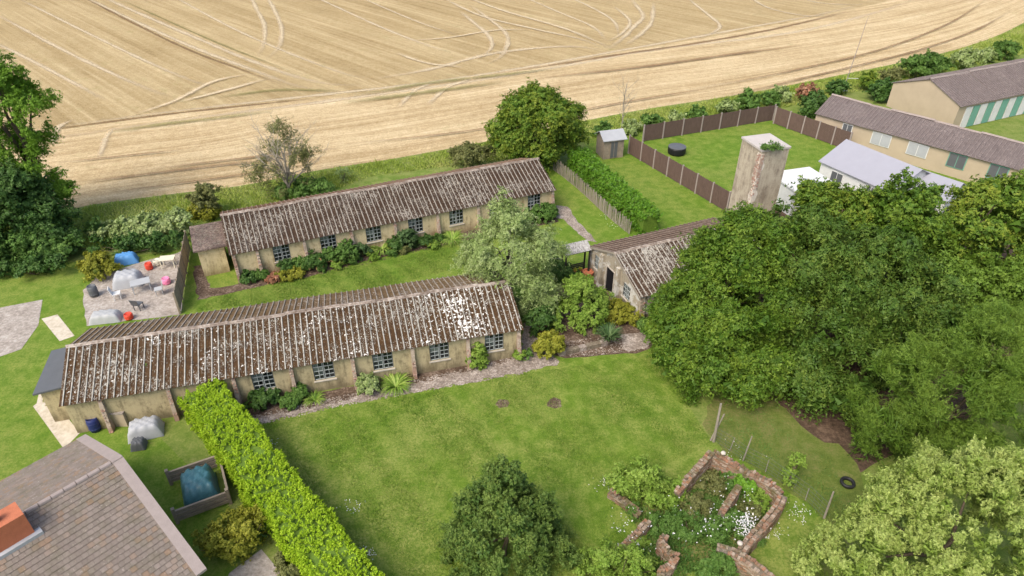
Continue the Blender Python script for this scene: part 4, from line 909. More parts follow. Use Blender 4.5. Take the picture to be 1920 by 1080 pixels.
# loose stones
for k, (u, v, lab) in enumerate([(1356, 851, 'round pale stone on the far corner wall of the ruin'), (1387, 1020, 'round pale stone where two ruin walls meet')]):
    p = G(u, v, 1.3 if k == 0 else .92); o = thing('stone', lab, 'stone', p); mb = MB(); mb.lathe([(.02, -.02), (.10, .0), (.13, .06), (.1, .12), (.03, .15), (0, .152)], 9); mb.obj('boulder', M['sill'], o, smooth=True)
flat('ruin_floor', GL([(1150, 935), (1270, 930), (1340, 870), (1470, 940), (1390, 1040), (1340, 1050), (1250, 1100), (1160, 1060), (1200, 990)]), .012, M['rough'], .15, 13)

# ---------------------------------------------------------------- shrubs, flowers, small plants
def bush(name, label, u, v, rp, mat, squash=.85, cl=50, rad=None, leaf=(.06, .035), seed=1, group=None, extra=(), base=None, cat='shrub', dens=1, **k):
    """a bush whose middle shows at px (u, v)"""
    z = .5; 
    for _ in range(6):
        p = G(u, v, z); r_ = rp*mpp(p); z = r_*squash*.85
    es = [((p.x, p.y, z), (r_, r_, r_*squash))]
    for (uu, vv, rr) in extra:
        q_ = RY(uu, vv, p.y); r2 = rr*mpp(q_); q_.z = max(q_.z, r2*.5); es.append((tuple(q_), (r2, r2, r2*squash)))
    qq = random.Random(seed*7+1); r0 = r_
    for _ in range(5 if r0 > .35 else 3):
        a = qq.uniform(0, 6.283); f = qq.uniform(.5, .8); rr = r0*qq.uniform(.35, .55); es.append(((p.x+math.cos(a)*r0*f, p.y+math.sin(a)*r0*f, max(rr*.6, z+r0*squash*qq.uniform(-.4, .6))), (rr, rr, rr*qq.uniform(.8, 1.25))))
    rad = rad or max(.16, r_*.35)
    area = sum(e[1][0]**2 for e in es); cl = int(min(max(12, 9.5*area/(rad*rad)*.62*dens), 260)); leaf = (leaf[0]*1.22, leaf[1]*1.28)
    t = thing(name, label, cat, (p.x, p.y, 0), 0, group)
    loc = [((e[0][0]-p.x, e[0][1]-p.y, e[0][2]), e[1]) for e in es]
    foliage('foliage', loc, L[mat], t, cl=cl, rad=rad, leaf=leaf, seed=seed, **k)
    mb = MB(); q = random.Random(seed)
    for i in range(5): a = q.uniform(0, 6.28); e = loc[i % len(loc)]; mb.tube([(0, 0, 0), (e[0][0]*.6+.3*r_*math.cos(a), e[0][1]*.6+.3*r_*math.sin(a), z*.7), (e[0][0]+.5*r_*math.cos(a), e[0][1]+.5*r_*math.sin(a), e[0][2]*1.2)], [.03, .02, .008], 4)
    mb.obj('stems', M['bark'], t); return t
def clump(label, u, v, spread_px, h, mat='strap', n=110, seed=1, w=.02, name='daylily_clump', arch=.8, cat='plant', group=None):
    p = G(u, v); t = thing(name, label, cat, p, 0, group); straps('leaves', n, h, spread_px*mpp(p), w, L[mat], seed, t, arch); return t
def flowers(name, parent, pts, r, mat, seed=1, n=7):
    q = np.random.RandomState(seed); C = np.repeat(np.array(pts), n, 0)+q.randn(len(pts)*n, 3)*r*.35; N = len(C); d = norm(q.randn(N, 3)+[0, 0, .8]); B = norm(np.cross(d, q.randn(N, 3))); T = np.cross(B, d)
    return link(name, leafmesh(name, C, T, B, r*.6, r*.5, q.rand(N), L[mat]), parent)
# bed of the near hut
bush('shrub', 'dark green leafy shrub under the first window of the nearest hut', 495, 748, 22, 'dark', .8, seed=101, extra=((512, 752, 13),), spr=8, nl=8, leaf=(.07, .045))
bush('shrub', 'low bright green mound between the first two windows of the nearest hut', 545, 753, 16, 'mid', .7, seed=102, spr=8, nl=8)
bush('shrub', 'upright green shrub against the second buttress of the nearest hut', 563, 738, 13, 'mid', 1.3, seed=103, spr=8, nl=8)
clump('medium arching daylily clump under the second window of the nearest hut', 590, 752, 26, .5, n=90, seed=104)
bush('shrub', 'pale green euphorbia left of the biggest daylily clump', 688, 722, 20, 'pear', 1., seed=105, spr=8, nl=8)
clump('biggest arching daylily clump under the third window of the nearest hut', 742, 726, 38, .62, n=190, seed=106, w=.026)
bush('shrub', 'tall bright green climber against the wall right of the fourth window', 893, 672, 16, 'bright', 1.3, seed=107, extra=((892, 690, 15), (897, 655, 11)), spr=8, nl=8)
bush('shrub', 'small leafy weed at the right corner of the nearest hut', 974, 668, 10, 'bright', 1.1, seed=108, spr=7, nl=7, rad=.18)
bush('shrub', 'leafy weed just right of the corner of the nearest hut', 988, 666, 8, 'mid', 1., seed=109, spr=7, nl=7, rad=.18)
bush('ivy', 'ivy sprawling at the foot of the leftmost visible buttress', 458, 762, 8, 'mid', .8, seed=110, spr=7, nl=7, rad=.16, cat='ivy')
# bed of the far hut
HB = 'plants in the bed in front of the far hut'
specs = [
 ('low dark greenery at the left corner of the far hut', 468, 522, 13, 'dark', .5), ('low green weeds right of the corner buttress of the far hut', 488, 519, 12, 'mid', .5),
 ('reddish fading perennial at the left end of the far hut bed', 515, 525, 11, 'rust', .5), ('low golden sedum left of the first window of the far hut', 536, 520, 13, 'yellow', .5),
 ('golden sedum at the lawn edge below the first window of the far hut', 556, 516, 12, 'yellow', .5), ('dark blue green hellebore under the first window of the far hut', 540, 502, 12, 'dark', .9),
 ('leafy dark hydrangea between the first two windows of the far hut', 590, 494, 17, 'dark', .8), ('pale flowered plant beside the peach hydrangea', 566, 497, 13, 'mid', .8),
 ('green hydrangea under the second window of the far hut', 620, 484, 14, 'mid', .9), ('feathery olive shrub before the third buttress of the far hut', 652, 477, 18, 'mid', 1.0),
 ('grey green spiky shrub left of the third window of the far hut', 680, 474, 13, 'spiky', .9), ('dark shrub right of the tall strap leaved clump', 742, 460, 13, 'dark', 1.),
 ('tall dark rosemary like shrub under the fourth window of the far hut', 762, 450, 15, 'spiky', 1.2), ('dark leaved hydrangea with one yellow head at the far hut', 800, 456, 12, 'dark', .8),
 ('low green leaves left of the big daylily clump of the far hut', 820, 450, 10, 'mid', .8), ('bushy green shrub under the last window of the far hut', 1018, 402, 17, 'mid', .8), ('dark shrub at the right corner of the far hut', 1032, 400, 11, 'dark', .9),
 ('soft green clump left of the last window shrub of the far hut', 996, 408, 13, 'mid', .8)]
for i, (lab, u, v, r_, mt, sq) in enumerate(specs):
    t = bush('shrub', lab, u, v-2, r_*1.12, mt, sq*1.1, seed=120+i, spr=9, nl=8, rad=.26, leaf=(.06, .035), group=HB, dens=.9)
    if 'hydrangea between' in lab:
        mb = MB()
        for (uu, vv) in ((585, 495), (598, 484), (604, 500), (583, 508), (597, 510), (592, 494)):
            p = RY(uu, vv, t.location.y-.35)-t.location; p.z = min(max(p.z, .25), .95)
            o = foliage('flower_head', [(tuple(p), (.13, .13, .11))], L['peach'], t, cl=14, spr=3, nl=5, rad=.06, leaf=(.035, .03), seed=int(uu))
    if 'one yellow' in lab or 'under the second' in lab:
        for dx in (-.12, .25): foliage('flower_head', [((dx, -.42, .42), (.14, .14, .12))], L['yellow'] if 'one' in lab else L['peach'], t, cl=14, spr=3, nl=5, rad=.06, leaf=(.035, .03), seed=3)
    if 'pale flowered' in lab: flowers('flowers', t, [(random.uniform(-.4, .4), -.3+random.uniform(-.1, .2), random.uniform(.3, .7)) for _ in range(9)], .05, 'white')
clump('tall glossy strap leaved clump under the third window of the far hut', 716, 470, 30, .8, n=120, seed=151, w=.035, group=HB)
clump('narrow leaved clump right of the second window of the far hut', 640, 494, 18, .5, n=70, seed=152, group=HB)
clump('spiky upright iris clump right of the fourth window plants', 780, 464, 20, .65, n=80, seed=153, arch=.55, mat='spiky', group=HB)
clump('big daylily clump at the far hut beside the grey green tree', 848, 452, 32, .75, n=170, seed=154, w=.03, group=HB)
clump('small strap leaved plant between dark shrubs of the far hut bed', 692, 478, 16, .5, n=60, seed=155, group=HB)
for i, (u, v, mt, lab) in enumerate([(605, 502, 'mid', 'small filler plant at the lawn edge below the leafy hydrangea'), (632, 500, 'bright', 'small bright plant at the lawn edge right of the hydrangea'), (662, 488, 'mid', 'low leafy filler before the spiky plants of the far hut bed'), (702, 482, 'bright', 'low bright plant at the lawn edge left of the tall strap leaved clump'), (735, 473, 'mid', 'low plant right of the tall strap leaved clump'), (757, 468, 'olive', 'low olive plant at the lawn edge under the rosemary like shrub'), (578, 482, 'mid', 'leafy plant against the wall behind the hydrangea'), (645, 462, 'mid', 'feathery plant against the wall right of the second window'), (812, 460, 'bright', 'small bright plant beside the one headed hydrangea')]):
    bush('shrub', lab, u, v, 9, mt, .8, seed=340+i, spr=8, nl=8, rad=.2, leaf=(.05, .03), group=HB)
# around the gable hut
bush('shrub', 'large light green rounded shrub in front of the canopy', 1108, 582, 40, 'bright', .95, seed=160, extra=((1060, 600, 33), (1085, 540, 28), (1075, 625, 22), (1040, 595, 20)), leaf=(.05, .03), rad=.34, spr=12, nl=10)
bush('shrub', 'golden green mound below the open door of the gable hut', 1160, 586, 24, 'yellow', .8, seed=161, extra=((1183, 602, 22), (1150, 578, 18)), leaf=(.04, .025), rad=.22, spr=12, nl=9)
bush('shrub', 'yellow variegated spotted laurel near the right corner of the nearest hut', 1032, 648, 25, 'yellow', .9, seed=162, leaf=(.08, .045), spr=10, nl=8, cat='shrub')
bush('shrub', 'dark evergreen shrub behind the yellow spotted laurel', 1012, 600, 26, 'dark', 1.2, seed=163, spr=10, nl=9)
bush('shrub', 'small green shrub at the right corner of the gable hut', 1215, 612, 16, 'mid', 1., seed=164, spr=9, nl=8)
pp = G(1140, 646); pl = thing('fan_palm', 'spiky dark green fan palm beside the gravel circle', 'palm', pp)
mb = MB(); mb.tube([(0, 0, 0), (0, 0, .5)], [.12, .1], 8); mb.obj('trunk', M['bark'], pl)
straps('fronds', 150, .95, .95, .03, L['spiky'], 165, pl, arch=.62, zoff=.35)
bush('shrub', 'dark low shrubs in the shade between canopy and grey green tree', 1046, 508, 24, 'dark', .8, seed=166, spr=10, nl=8, extra=((1070, 520, 14),))
# stone block retaining step
a, b = G(1050, 662, .3), G(1145, 640, .3)
st = thing('retaining_wall', 'low mossy block retaining wall in front of the light green shrub', 'wall', (a.x, a.y, 0), math.atan2((b-a).y, (b-a).x)); ln = (b-a).length; x = 0; k = 0
while x < ln:
    w_ = random.uniform(.4, .7); local_box('block', st, M['mortar'] if k % 3 else M['gravel'], x, min(x+w_, ln)-.015, .0, .32, 0, .26+random.uniform(0, .05), j=.01); x += w_; k += 1
# ruins planting
def px_world(pts, z): return [G(u, v, z) for u, v in pts]
bush('rose_bush', 'big pale green rose bush over the left end of the ruin', 1210, 915, 38, 'bright', .75, seed=170, extra=((1245, 928, 30), (1172, 900, 24), (1228, 958, 26), (1205, 885, 26), (1255, 960, 18)), leaf=(.055, .032), rad=.4, spr=14, nl=11)
bush('shrub', 'light green spreading shrub at the bottom edge left of the crooked brick wall', 1160, 1070, 40, 'bright', .6, seed=171, extra=((1110, 1085, 35), (1205, 1070, 28), (1140, 1040, 24), (1190, 1042, 20)), leaf=(.045, .025), rad=.35, spr=14, nl=11)
bush('shrub', 'green and brownish shrub at the bottom edge between ruin walls', 1345, 1072, 30, 'mid', .7, seed=172, extra=((1320, 1085, 24),), leaf=(.05, .03), rad=.32, spr=13, nl=10)
bush('ivy', 'dark ivy falling over the gap between the mossy and orange ruin walls', 1402, 905, 20, 'laurel', 1., seed=173, spr=10, nl=9, leaf=(.05, .035), rad=.2, cat='ivy', extra=((1392, 925, 14),))
for i, (u, v, r_, mt, lab) in enumerate([(1330, 905, 26, 'olive', 'tall weeds inside the upper room of the ruin'), (1365, 900, 22, 'mid', 'green weeds below the mossy far wall of the ruin'), (1300, 950, 28, 'olive', 'brownish weeds in the middle of the ruin'), (1420, 935, 22, 'bright', 'fresh green weeds in the right room of the ruin'), (1290, 985, 30, 'mid', 'green weeds among white flowers in the lower room of the ruin'), (1385, 985, 26, 'mid', 'leafy weeds beside the long right wall of the ruin'), (1240, 990, 24, 'mid', 'weeds between the left wall fragments of the ruin'), (1340, 1000, 24, 'mid', 'weeds in front of the bottom wall of the ruin'), (1405, 960, 20, 'olive', 'dark weeds against the inner face of the right ruin wall')]):
    bush('weed_clump', lab, u, v, r_, mt, .42, seed=180+i, spr=10, nl=9, leaf=(.045, .025), rad=.3, cat='weeds')
o = blades('ground_cover', GL([(1150, 940), (1270, 930), (1340, 870), (1465, 935), (1390, 1030), (1340, 1050), (1250, 1100), (1160, 1060), (1200, 990)]), 9000, .3, .035, L['mid'], 305, lean=1.0); tag(o, 'tangled weeds covering the floor of the brick ruin', 'weeds', kind='stuff')
for i, (u, v, r_, mt, lab) in enumerate([(1300, 905, 12, 'olive', 'creeper on the inner side of the lichened ruin wall'), (1320, 880, 9, 'mid', 'small creeper near the top corner of the ruin'), (1375, 880, 10, 'olive', 'dry creeper hanging on the mossy far wall of the ruin'), (1462, 935, 9, 'bright', 'green creeper at the right corner of the ruin'), (1440, 985, 9, 'olive', 'mossy tuft on the long right wall of the ruin'), (1415, 1015, 10, 'mid', 'green tuft near the lower end of the long right wall'), (1365, 1040, 10, 'bright', 'bright weed in front of the thick bottom wall'), (1425, 1070, 10, 'olive', 'dry tuft on the thick bottom wall'), (1190, 955, 11, 'mid', 'weed at the end of the low left ruin wall'), (1195, 1012, 12, 'bright', 'bright weed before the mossy left fragment'), (1262, 1060, 10, 'mid', 'weed beside the crooked wall fragment'), (1290, 945, 14, 'mid', 'leafy weed where the lichened wall meets the rose bush'), (1350, 975, 12, 'mid', 'weed at the lower end of the short inner wall')]):
    bush('weed_clump', lab, u, v, r_, mt, .7, seed=360+i, spr=9, nl=8, leaf=(.045, .025), rad=.18, cat='weeds', extra=((u+r_, v+3, r_*.7),))
fl = [(1310, 985), (1275, 965), (1380, 1000), (1395, 992), (1400, 1000), (1375, 940), (1382, 925), (1340, 975), (1180, 1000), (1170, 985), (1300, 1010), (1210, 1030), (1355, 990)]
q = np.random.RandomState(5); pts = []
for (u, v) in fl:
    for k in range(17):
        p = G(u+q.randn()*22, v+q.randn()*13, .1); pts.append((p.x, p.y, q.uniform(.35, .75)))
o = flowers('oxeye_daisies', None, pts, .05, 'white', 6, 3); tag(o, 'scattered white flowers among the weeds of the brick ruin', 'flowers', kind='stuff')
pts = [(G(1395+q.randn()*9, 995+q.randn()*12, .1)) for k in range(150)]; pts = [(p.x, p.y, q.uniform(.5, .85)) for p in pts]
o = flowers('flower_patch', None, pts, .055, 'white', 7, 3); tag(o, 'dense patch of white flowers beside the long right ruin wall', 'flowers', kind='stuff')
pts = []
for (u, v, n_, s_) in [(1500, 960, 60, 16), (1450, 1000, 40, 12), (1380, 835, 14, 20), (660, 950, 30, 12), (690, 1040, 45, 10), (500, 830, 30, 14), (1140, 905, 40, 12), (1160, 420, 40, 9), (1140, 405, 20, 8)]:
    for k in range(n_):
        p = G(u+q.randn()*s_, v+q.randn()*s_*.6, 0); pts.append((p.x, p.y, .06))
o = flowers('lawn_daisies', None, pts, .045, 'white', 8, 2); tag(o, 'tiny white daisies in patches on the lawns', 'flowers', kind='stuff')

# ---------------------------------------------------------------- trees
def tr(name, label, ub, vb, Y, lobes, mat, **k):
    es = LB(Y, lobes); b = G(ub, vb) if ub else None
    if b is None:
        c = es[0][0]; b = Vector((c[0], Y, 0))
    return tree_thing(name, label, 'tree', (b.x, b.y), es, mat, **k)
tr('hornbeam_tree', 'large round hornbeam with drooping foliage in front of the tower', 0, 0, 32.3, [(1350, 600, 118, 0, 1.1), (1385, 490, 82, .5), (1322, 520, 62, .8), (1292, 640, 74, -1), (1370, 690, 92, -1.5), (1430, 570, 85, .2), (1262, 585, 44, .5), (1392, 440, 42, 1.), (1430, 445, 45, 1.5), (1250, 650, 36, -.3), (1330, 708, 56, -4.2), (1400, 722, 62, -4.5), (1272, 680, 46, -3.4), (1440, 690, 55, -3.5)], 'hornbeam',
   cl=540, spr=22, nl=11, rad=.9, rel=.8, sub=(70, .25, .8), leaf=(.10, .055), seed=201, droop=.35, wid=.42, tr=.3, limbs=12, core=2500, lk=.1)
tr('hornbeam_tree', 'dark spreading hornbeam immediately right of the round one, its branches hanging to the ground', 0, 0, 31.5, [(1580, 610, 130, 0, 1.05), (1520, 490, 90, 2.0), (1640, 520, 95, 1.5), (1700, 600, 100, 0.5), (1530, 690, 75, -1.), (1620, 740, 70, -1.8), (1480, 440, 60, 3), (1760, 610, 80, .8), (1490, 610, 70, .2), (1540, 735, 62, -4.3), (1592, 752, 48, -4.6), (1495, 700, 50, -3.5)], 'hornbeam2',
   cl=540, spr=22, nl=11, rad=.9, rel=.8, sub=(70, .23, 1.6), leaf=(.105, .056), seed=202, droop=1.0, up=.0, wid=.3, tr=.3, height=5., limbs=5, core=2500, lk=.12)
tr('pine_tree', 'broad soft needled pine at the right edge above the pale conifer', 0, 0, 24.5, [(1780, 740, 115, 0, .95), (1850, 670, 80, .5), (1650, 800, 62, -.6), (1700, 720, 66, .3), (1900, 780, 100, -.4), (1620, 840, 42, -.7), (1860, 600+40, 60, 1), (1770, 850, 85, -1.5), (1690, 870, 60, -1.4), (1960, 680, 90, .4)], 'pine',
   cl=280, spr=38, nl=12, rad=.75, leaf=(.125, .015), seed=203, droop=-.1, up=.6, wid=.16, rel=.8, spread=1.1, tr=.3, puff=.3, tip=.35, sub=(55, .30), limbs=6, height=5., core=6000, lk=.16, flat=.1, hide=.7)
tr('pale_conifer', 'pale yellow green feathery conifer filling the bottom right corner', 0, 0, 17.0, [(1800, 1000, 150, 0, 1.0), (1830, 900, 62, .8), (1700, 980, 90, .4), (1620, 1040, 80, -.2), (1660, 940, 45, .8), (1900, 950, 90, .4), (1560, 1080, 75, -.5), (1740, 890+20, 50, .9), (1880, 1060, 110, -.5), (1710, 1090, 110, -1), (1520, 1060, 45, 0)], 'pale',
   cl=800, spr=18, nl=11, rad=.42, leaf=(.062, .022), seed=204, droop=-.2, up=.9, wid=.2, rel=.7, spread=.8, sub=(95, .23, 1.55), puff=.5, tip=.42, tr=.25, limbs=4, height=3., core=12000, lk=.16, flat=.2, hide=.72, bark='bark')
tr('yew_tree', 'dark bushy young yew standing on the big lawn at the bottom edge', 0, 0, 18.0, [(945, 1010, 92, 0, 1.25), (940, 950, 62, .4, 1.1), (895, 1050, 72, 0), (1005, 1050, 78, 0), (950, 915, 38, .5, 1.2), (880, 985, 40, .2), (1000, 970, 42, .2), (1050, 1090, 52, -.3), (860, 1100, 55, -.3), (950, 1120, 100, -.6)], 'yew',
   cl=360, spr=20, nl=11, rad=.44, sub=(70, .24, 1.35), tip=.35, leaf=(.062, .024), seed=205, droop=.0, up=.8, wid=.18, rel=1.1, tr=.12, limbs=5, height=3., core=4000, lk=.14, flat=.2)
tr('weeping_pear', 'grey green willow leaved tree between the two long huts', 955, 560, 0 or G(955, 575).y, [(955, 470, 82, 0, 1.0), (945, 415, 45, .5), (905, 500, 50, 0), (1005, 480, 52, 0), (960, 530, 75, -.8), (915, 545, 38, -.6), (1010, 540, 45, -.6), (975, 575, 38, -1)], 'pear',
   cl=230, spr=20, nl=11, rad=.8, leaf=(.085, .03), seed=206, rel=.9, droop=.6, up=.2, wid=.35, tr=.14, limbs=12, core=500, lk=.14, bark='barkpale')
tr('field_maple', 'dense round green tree behind the right end of the far hut', 0, 0, 59, [(1010, 240, 68, 0, 1.0), (975, 225, 42, .5), (1050, 235, 48, .5), (960, 260, 42, -.5), (1012, 195, 34, .5), (1065, 260, 32, 0), (1000, 285, 50, -1), (945, 245, 22, -.5)], 'maple',
   cl=380, spr=14, nl=10, rad=.95, leaf=(.12, .07), seed=207, droop=.35, tr=.25, limbs=8, core=900, lk=.14)
p = G(545, 372)
tt = tr('dying_tree', 'half bare scrubby tree behind the left half of the far hut', 545, 372, p.y, [(530, 315, 52, 0, 1.1), (500, 330, 38, .3), (560, 320, 36, .3), (525, 265, 36, .5), (545, 350, 48, -.3), (490, 290, 22, .3), (572, 290, 20, .3)], 'olive',
   cl=95, spr=12, nl=8, rad=.8, leaf=(.075, .035), seed=208, droop=.1, up=.3, tr=.16, limbs=6, lk=.25, bark='barkpale')
mb = MB(); q_ = random.Random(3)
def twig(p, d, l, r_, depth):
    pts = [p]; 
    for i in range(3): d = (d+Vector((q_.uniform(-.25, .25), q_.uniform(-.25, .25), q_.uniform(-.1, .2)))).normalized(); pts.append(pts[-1]+d*l/3)
    mb.tube(pts, [r_, r_*.8, r_*.55, r_*.3], 4, cap=False)
    if depth: 
        for k in range(3): twig(pts[q_.choice((1, 2, 3))], (d+Vector((q_.uniform(-.9, .9), q_.uniform(-.9, .9), q_.uniform(-.3, .6)))).normalized(), l*.62, r_*.5, depth-1)
for k in range(13): a = q_.uniform(0, 6.28); twig(Vector((0, 0, q_.uniform(.8, 2.6))), Vector((math.cos(a)*.8, math.sin(a)*.8, q_.uniform(.4, 1.4))).normalized(), 3.0, .07, 3)
mb.obj('bare_branches', M['barkpale'], tt)
# bare sapling
p = G(1164, 250); sp_ = thing('bare_sapling', 'thin leafless sapling beside the field edge right of the round tree', 'tree', p); mb = MB(); mb.tube([(0, 0, 0), (.05, 0, 1.5), (-.05, 0, 3.2), (.1, 0, 5.2)], [.07, .055, .04, .012], 5); q_ = random.Random(8)
for k in range(16): a = q_.uniform(0, 6.28); twig(Vector((0, 0, 1.2+k*.22)), Vector((math.cos(a)*.7, math.sin(a)*.7, 1.)).normalized(), 1.7, .022, 1)
mb.obj('branches', M['barkpale'], sp_)
# mast
p = G(1580, 172); ms = thing('mast', 'thin pale aerial mast standing at the field edge behind the neighbouring huts', 'mast', p); mb = MB(); mb.tube([(0, 0, 0), (.25, 0, 4), (.5, 0, 8.5)], [.045, .04, .02], 6); mb.obj('pole', M['post'], ms)
mb = MB(); mb.tube([(.1, 0, 1.6), (1.5, .2, 1.5)], .03, 4); mb.obj('arm', M['white'], ms); mb = MB(); mb.box(-.5, .5, -.12, .12, 0, .14); mb.obj('foot', M['white'], ms)
# big ash on the left
tr('ash_tree', 'tall light green tree at the left edge with open drooping crown', 0, 0, 47, [(20, 215, 78, 0, 1.), (-30, 170, 70, 0), (60, 200, 38, 0), (45, 310, 52, -.5), (-20, 300, 80, 0), (10, 160, 42, .3), (100, 350, 30, -.5), (70, 260, 26, .2), (120, 365, 22, -.5), (-20, 400, 80, -1)], 'ash',
   cl=420, spr=15, nl=11, rad=.8, leaf=(.10, .05), seed=209, droop=.45, tr=.3, limbs=14, core=300, lk=.26)
tr('dark_shrub_tree', 'dark glossy tree below the light green one at the left edge', 0, 0, 43.5, [(25, 400, 70, 0, 1.1), (-20, 380, 60, 0), (80, 420, 50, 0), (60, 455, 46, -.8), (5, 460, 58, -1), (30, 345, 40, .4), (110, 440, 30, 0)], 'dark',
   cl=340, spr=14, nl=10, rad=.8, leaf=(.11, .065), seed=210, droop=.3, tr=.25, limbs=8, core=900, lk=.18)
bush('shrub', 'low dark green shrub hanging over the neighbour garden in the left', 75, 462, 36, 'mid', .9, seed=211, extra=((120, 470, 26), (40, 475, 30)), spr=12, nl=9, leaf=(.09, .05), rad=.6)
bush('shrub', 'dark upright bush in the rough grass left of the pale hedge', 180, 432, 15, 'dark', 1.3, seed=212, spr=10, nl=8, leaf=(.09, .03), rad=.4)
bush('bramble', 'pale leaved bramble hedge left of the small annex', 285, 425, 30, 'pear', .8, seed=213, extra=((330, 415, 24), (240, 435, 26), (200, 445, 20), (345, 425, 18)), spr=12, nl=9, leaf=(.08, .05), rad=.4)
bush('shrub', 'brown and yellow leaved shrub behind the small annex', 388, 382, 24, 'olive', 1.2, seed=214, extra=((390, 362, 18),), spr=11, nl=8, leaf=(.08, .045), rad=.5)
bush('shrub', 'bright yellow leaved shrub at the back of the small annex', 385, 397, 20, 'yellow', .8, seed=215, extra=((368, 400, 12),), spr=11, nl=8, leaf=(.08, .05), rad=.4)
bush('shrub', 'sprawling grey twiggy shrub behind the middle of the far hut', 876, 296, 30, 'olive', .8, seed=216, extra=((905, 290, 20),), spr=11, nl=8, leaf=(.09, .04), rad=.6)
bush('shrub', 'low green elder behind the far hut below the half bare tree', 575, 360, 26, 'mid', .8, seed=217, extra=((605, 352, 20), (540, 368, 22)), spr=12, nl=9, leaf=(.09, .05), rad=.5)
bush('shrub', 'green weeds growing over the ridge of the far hut', 553, 372, 11, 'bright', .8, seed=218, spr=9, nl=8, rad=.3)
bush('shrub', 'thin pale shrub in the rough grass behind the far hut', 643, 325, 14, 'pear', 1.3, seed=219, spr=8, nl=6, rad=.5, dens=.6)
FE = 'shrubs along the field edge on the right'
for i, (u, v, r_, mt, lab) in enumerate([(1888, 97, 20, 'mid', 'round dark green shrub furthest right along the field edge'), (1815, 113, 22, 'pear', 'pale grey green shrub left of the furthest right round shrub'), (1850, 106, 16, 'pear', 'smaller pale shrub between the pale one and the furthest right round one'),
    (1722, 128, 28, 'mid', 'largest dark green shrub of the field edge, above the neighbouring huts'), (1755, 124, 22, 'mid', 'round green shrub merging with the right side of the largest one'), (1675, 145, 18, 'olive', 'brownish shrub left of the largest field edge shrub'),
    (1632, 155, 18, 'maple', 'yellowish green shrub right of the aerial mast'), (1570, 165, 17, 'dark', 'dark green shrub just left of the aerial mast'), (1515, 177, 18, 'rust', 'reddish brown shrub along the field edge above the brown fence'),
    (1470, 180, 14, 'pear', 'small pale shrub left of the reddish brown one'), (1445, 190, 16, 'mid', 'mid green shrub above the corner of the brown fence'), (1405, 195, 19, 'mid', 'leafy green shrub left of the fence corner'), (1365, 202, 17, 'pear', 'white flowering low shrub at the garden end'),
    (1310, 215, 16, 'mid', 'low green shrub above the low brown fence'), (1270, 224, 15, 'pear', 'low pale shrub left of the one above the low brown fence'), (1225, 232, 17, 'mid', 'green shrub close to the bare sapling, right'), (1185, 240, 15, 'pear', 'pale shrub at the foot of the bare sapling'), (1130, 248, 17, 'mid', 'green shrub between round tree and bare sapling')]):
    bush('hedge_shrub', lab, u, v, r_, mt, .85, seed=230+i, group=FE, spr=10, nl=8, leaf=(.12, .07), rad=.6, dens=.8)
# neighbours' trees on the right (a belt behind the big hornbeams)
NT_ = 'trees in the neighbouring garden on the right'
for i, (Y, lob, mt, lab) in enumerate([
    (41, [(1560, 420, 62, 0), (1520, 385, 40, .5), (1600, 400, 46, .3), (1570, 470, 60, -.5)], 'maple', 'olive green tree just right of the tower behind the dark hornbeam'),
    (40, [(1690, 410, 68, 0), (1650, 440, 55, 0), (1730, 450, 55, 0), (1680, 500, 70, -.6)], 'hornbeam', 'mid green tree below the grey roofed bungalow'),
    (40, [(1840, 430, 75, 0), (1880, 380, 52, .5), (1800, 480, 60, -.3), (1900, 480, 70, 0)], 'maple', 'yellow green tree at the right edge below the long neighbouring hut'),
    (36, [(1880, 560, 72, 0), (1820, 540, 50, .2), (1940, 540, 70, 0), (1770, 530, 48, .5)], 'pine', 'brownish green tree at the right edge above the pine')]):
    tr('garden_tree', lab, 0, 0, Y, lob, mt, group=NT_, cl=170, spr=14, nl=10, rad=.95, leaf=(.13, .075), seed=260+i, droop=.3, tr=.2, limbs=5, core=500, lk=.15)

# ---------------------------------------------------------------- long grass of the field margin and short turf
vg = GL([(-40, 455), (0, 420), (111, 406), (155, 390), (320, 367), (459, 350), (598, 322), (740, 300), (918, 267), (1100, 228), (1180, 213), (1411, 176), (1642, 130), (1758, 105), (1854, 76), (1925, 44), (1960, 90), (1880, 112), (1700, 150), (1480, 200), (1300, 232), (1100, 262), (940, 300), (700, 330), (560, 380), (440, 395), (365, 420), (350, 450), (150, 470), (0, 500)])
o = blades('long_grass', vg, 60000, .34, .05, L['grass'], 301, lean=.75); tag(o, 'rough long grass along the edge of the stubble field', 'grass', kind='stuff')
lw = GL([(470, 800), (985, 700), (1060, 690), (1225, 665), (1335, 830), (1140, 920), (1180, 1000), (1100, 1090), (720, 1090)])
o = blades('lawn_grass', lw, 130000, .075, .016, L['turf'], 302, lean=1.1); tag(o, 'short tufts of the big lawn', 'grass', kind='stuff')
cw = GL([(400, 560), (450, 545), (850, 462), (870, 500), (700, 545), (360, 585)])
o = blades('lawn_grass', cw, 24000, .09, .022, L['turf'], 303, lean=1.1); tag(o, 'short tufts of the courtyard lawn between the long huts', 'grass', kind='stuff')
rg = GL([(1345, 770), (1400, 745), (1470, 790), (1560, 860), (1600, 960), (1550, 985), (1480, 920), (1346, 836)])
o = blades('rough_grass', rg, 5000, .10, .02, L['mid'], 304, lean=1.2); tag(o, 'thin rough grass under the trees behind the wire fence', 'grass', kind='stuff')

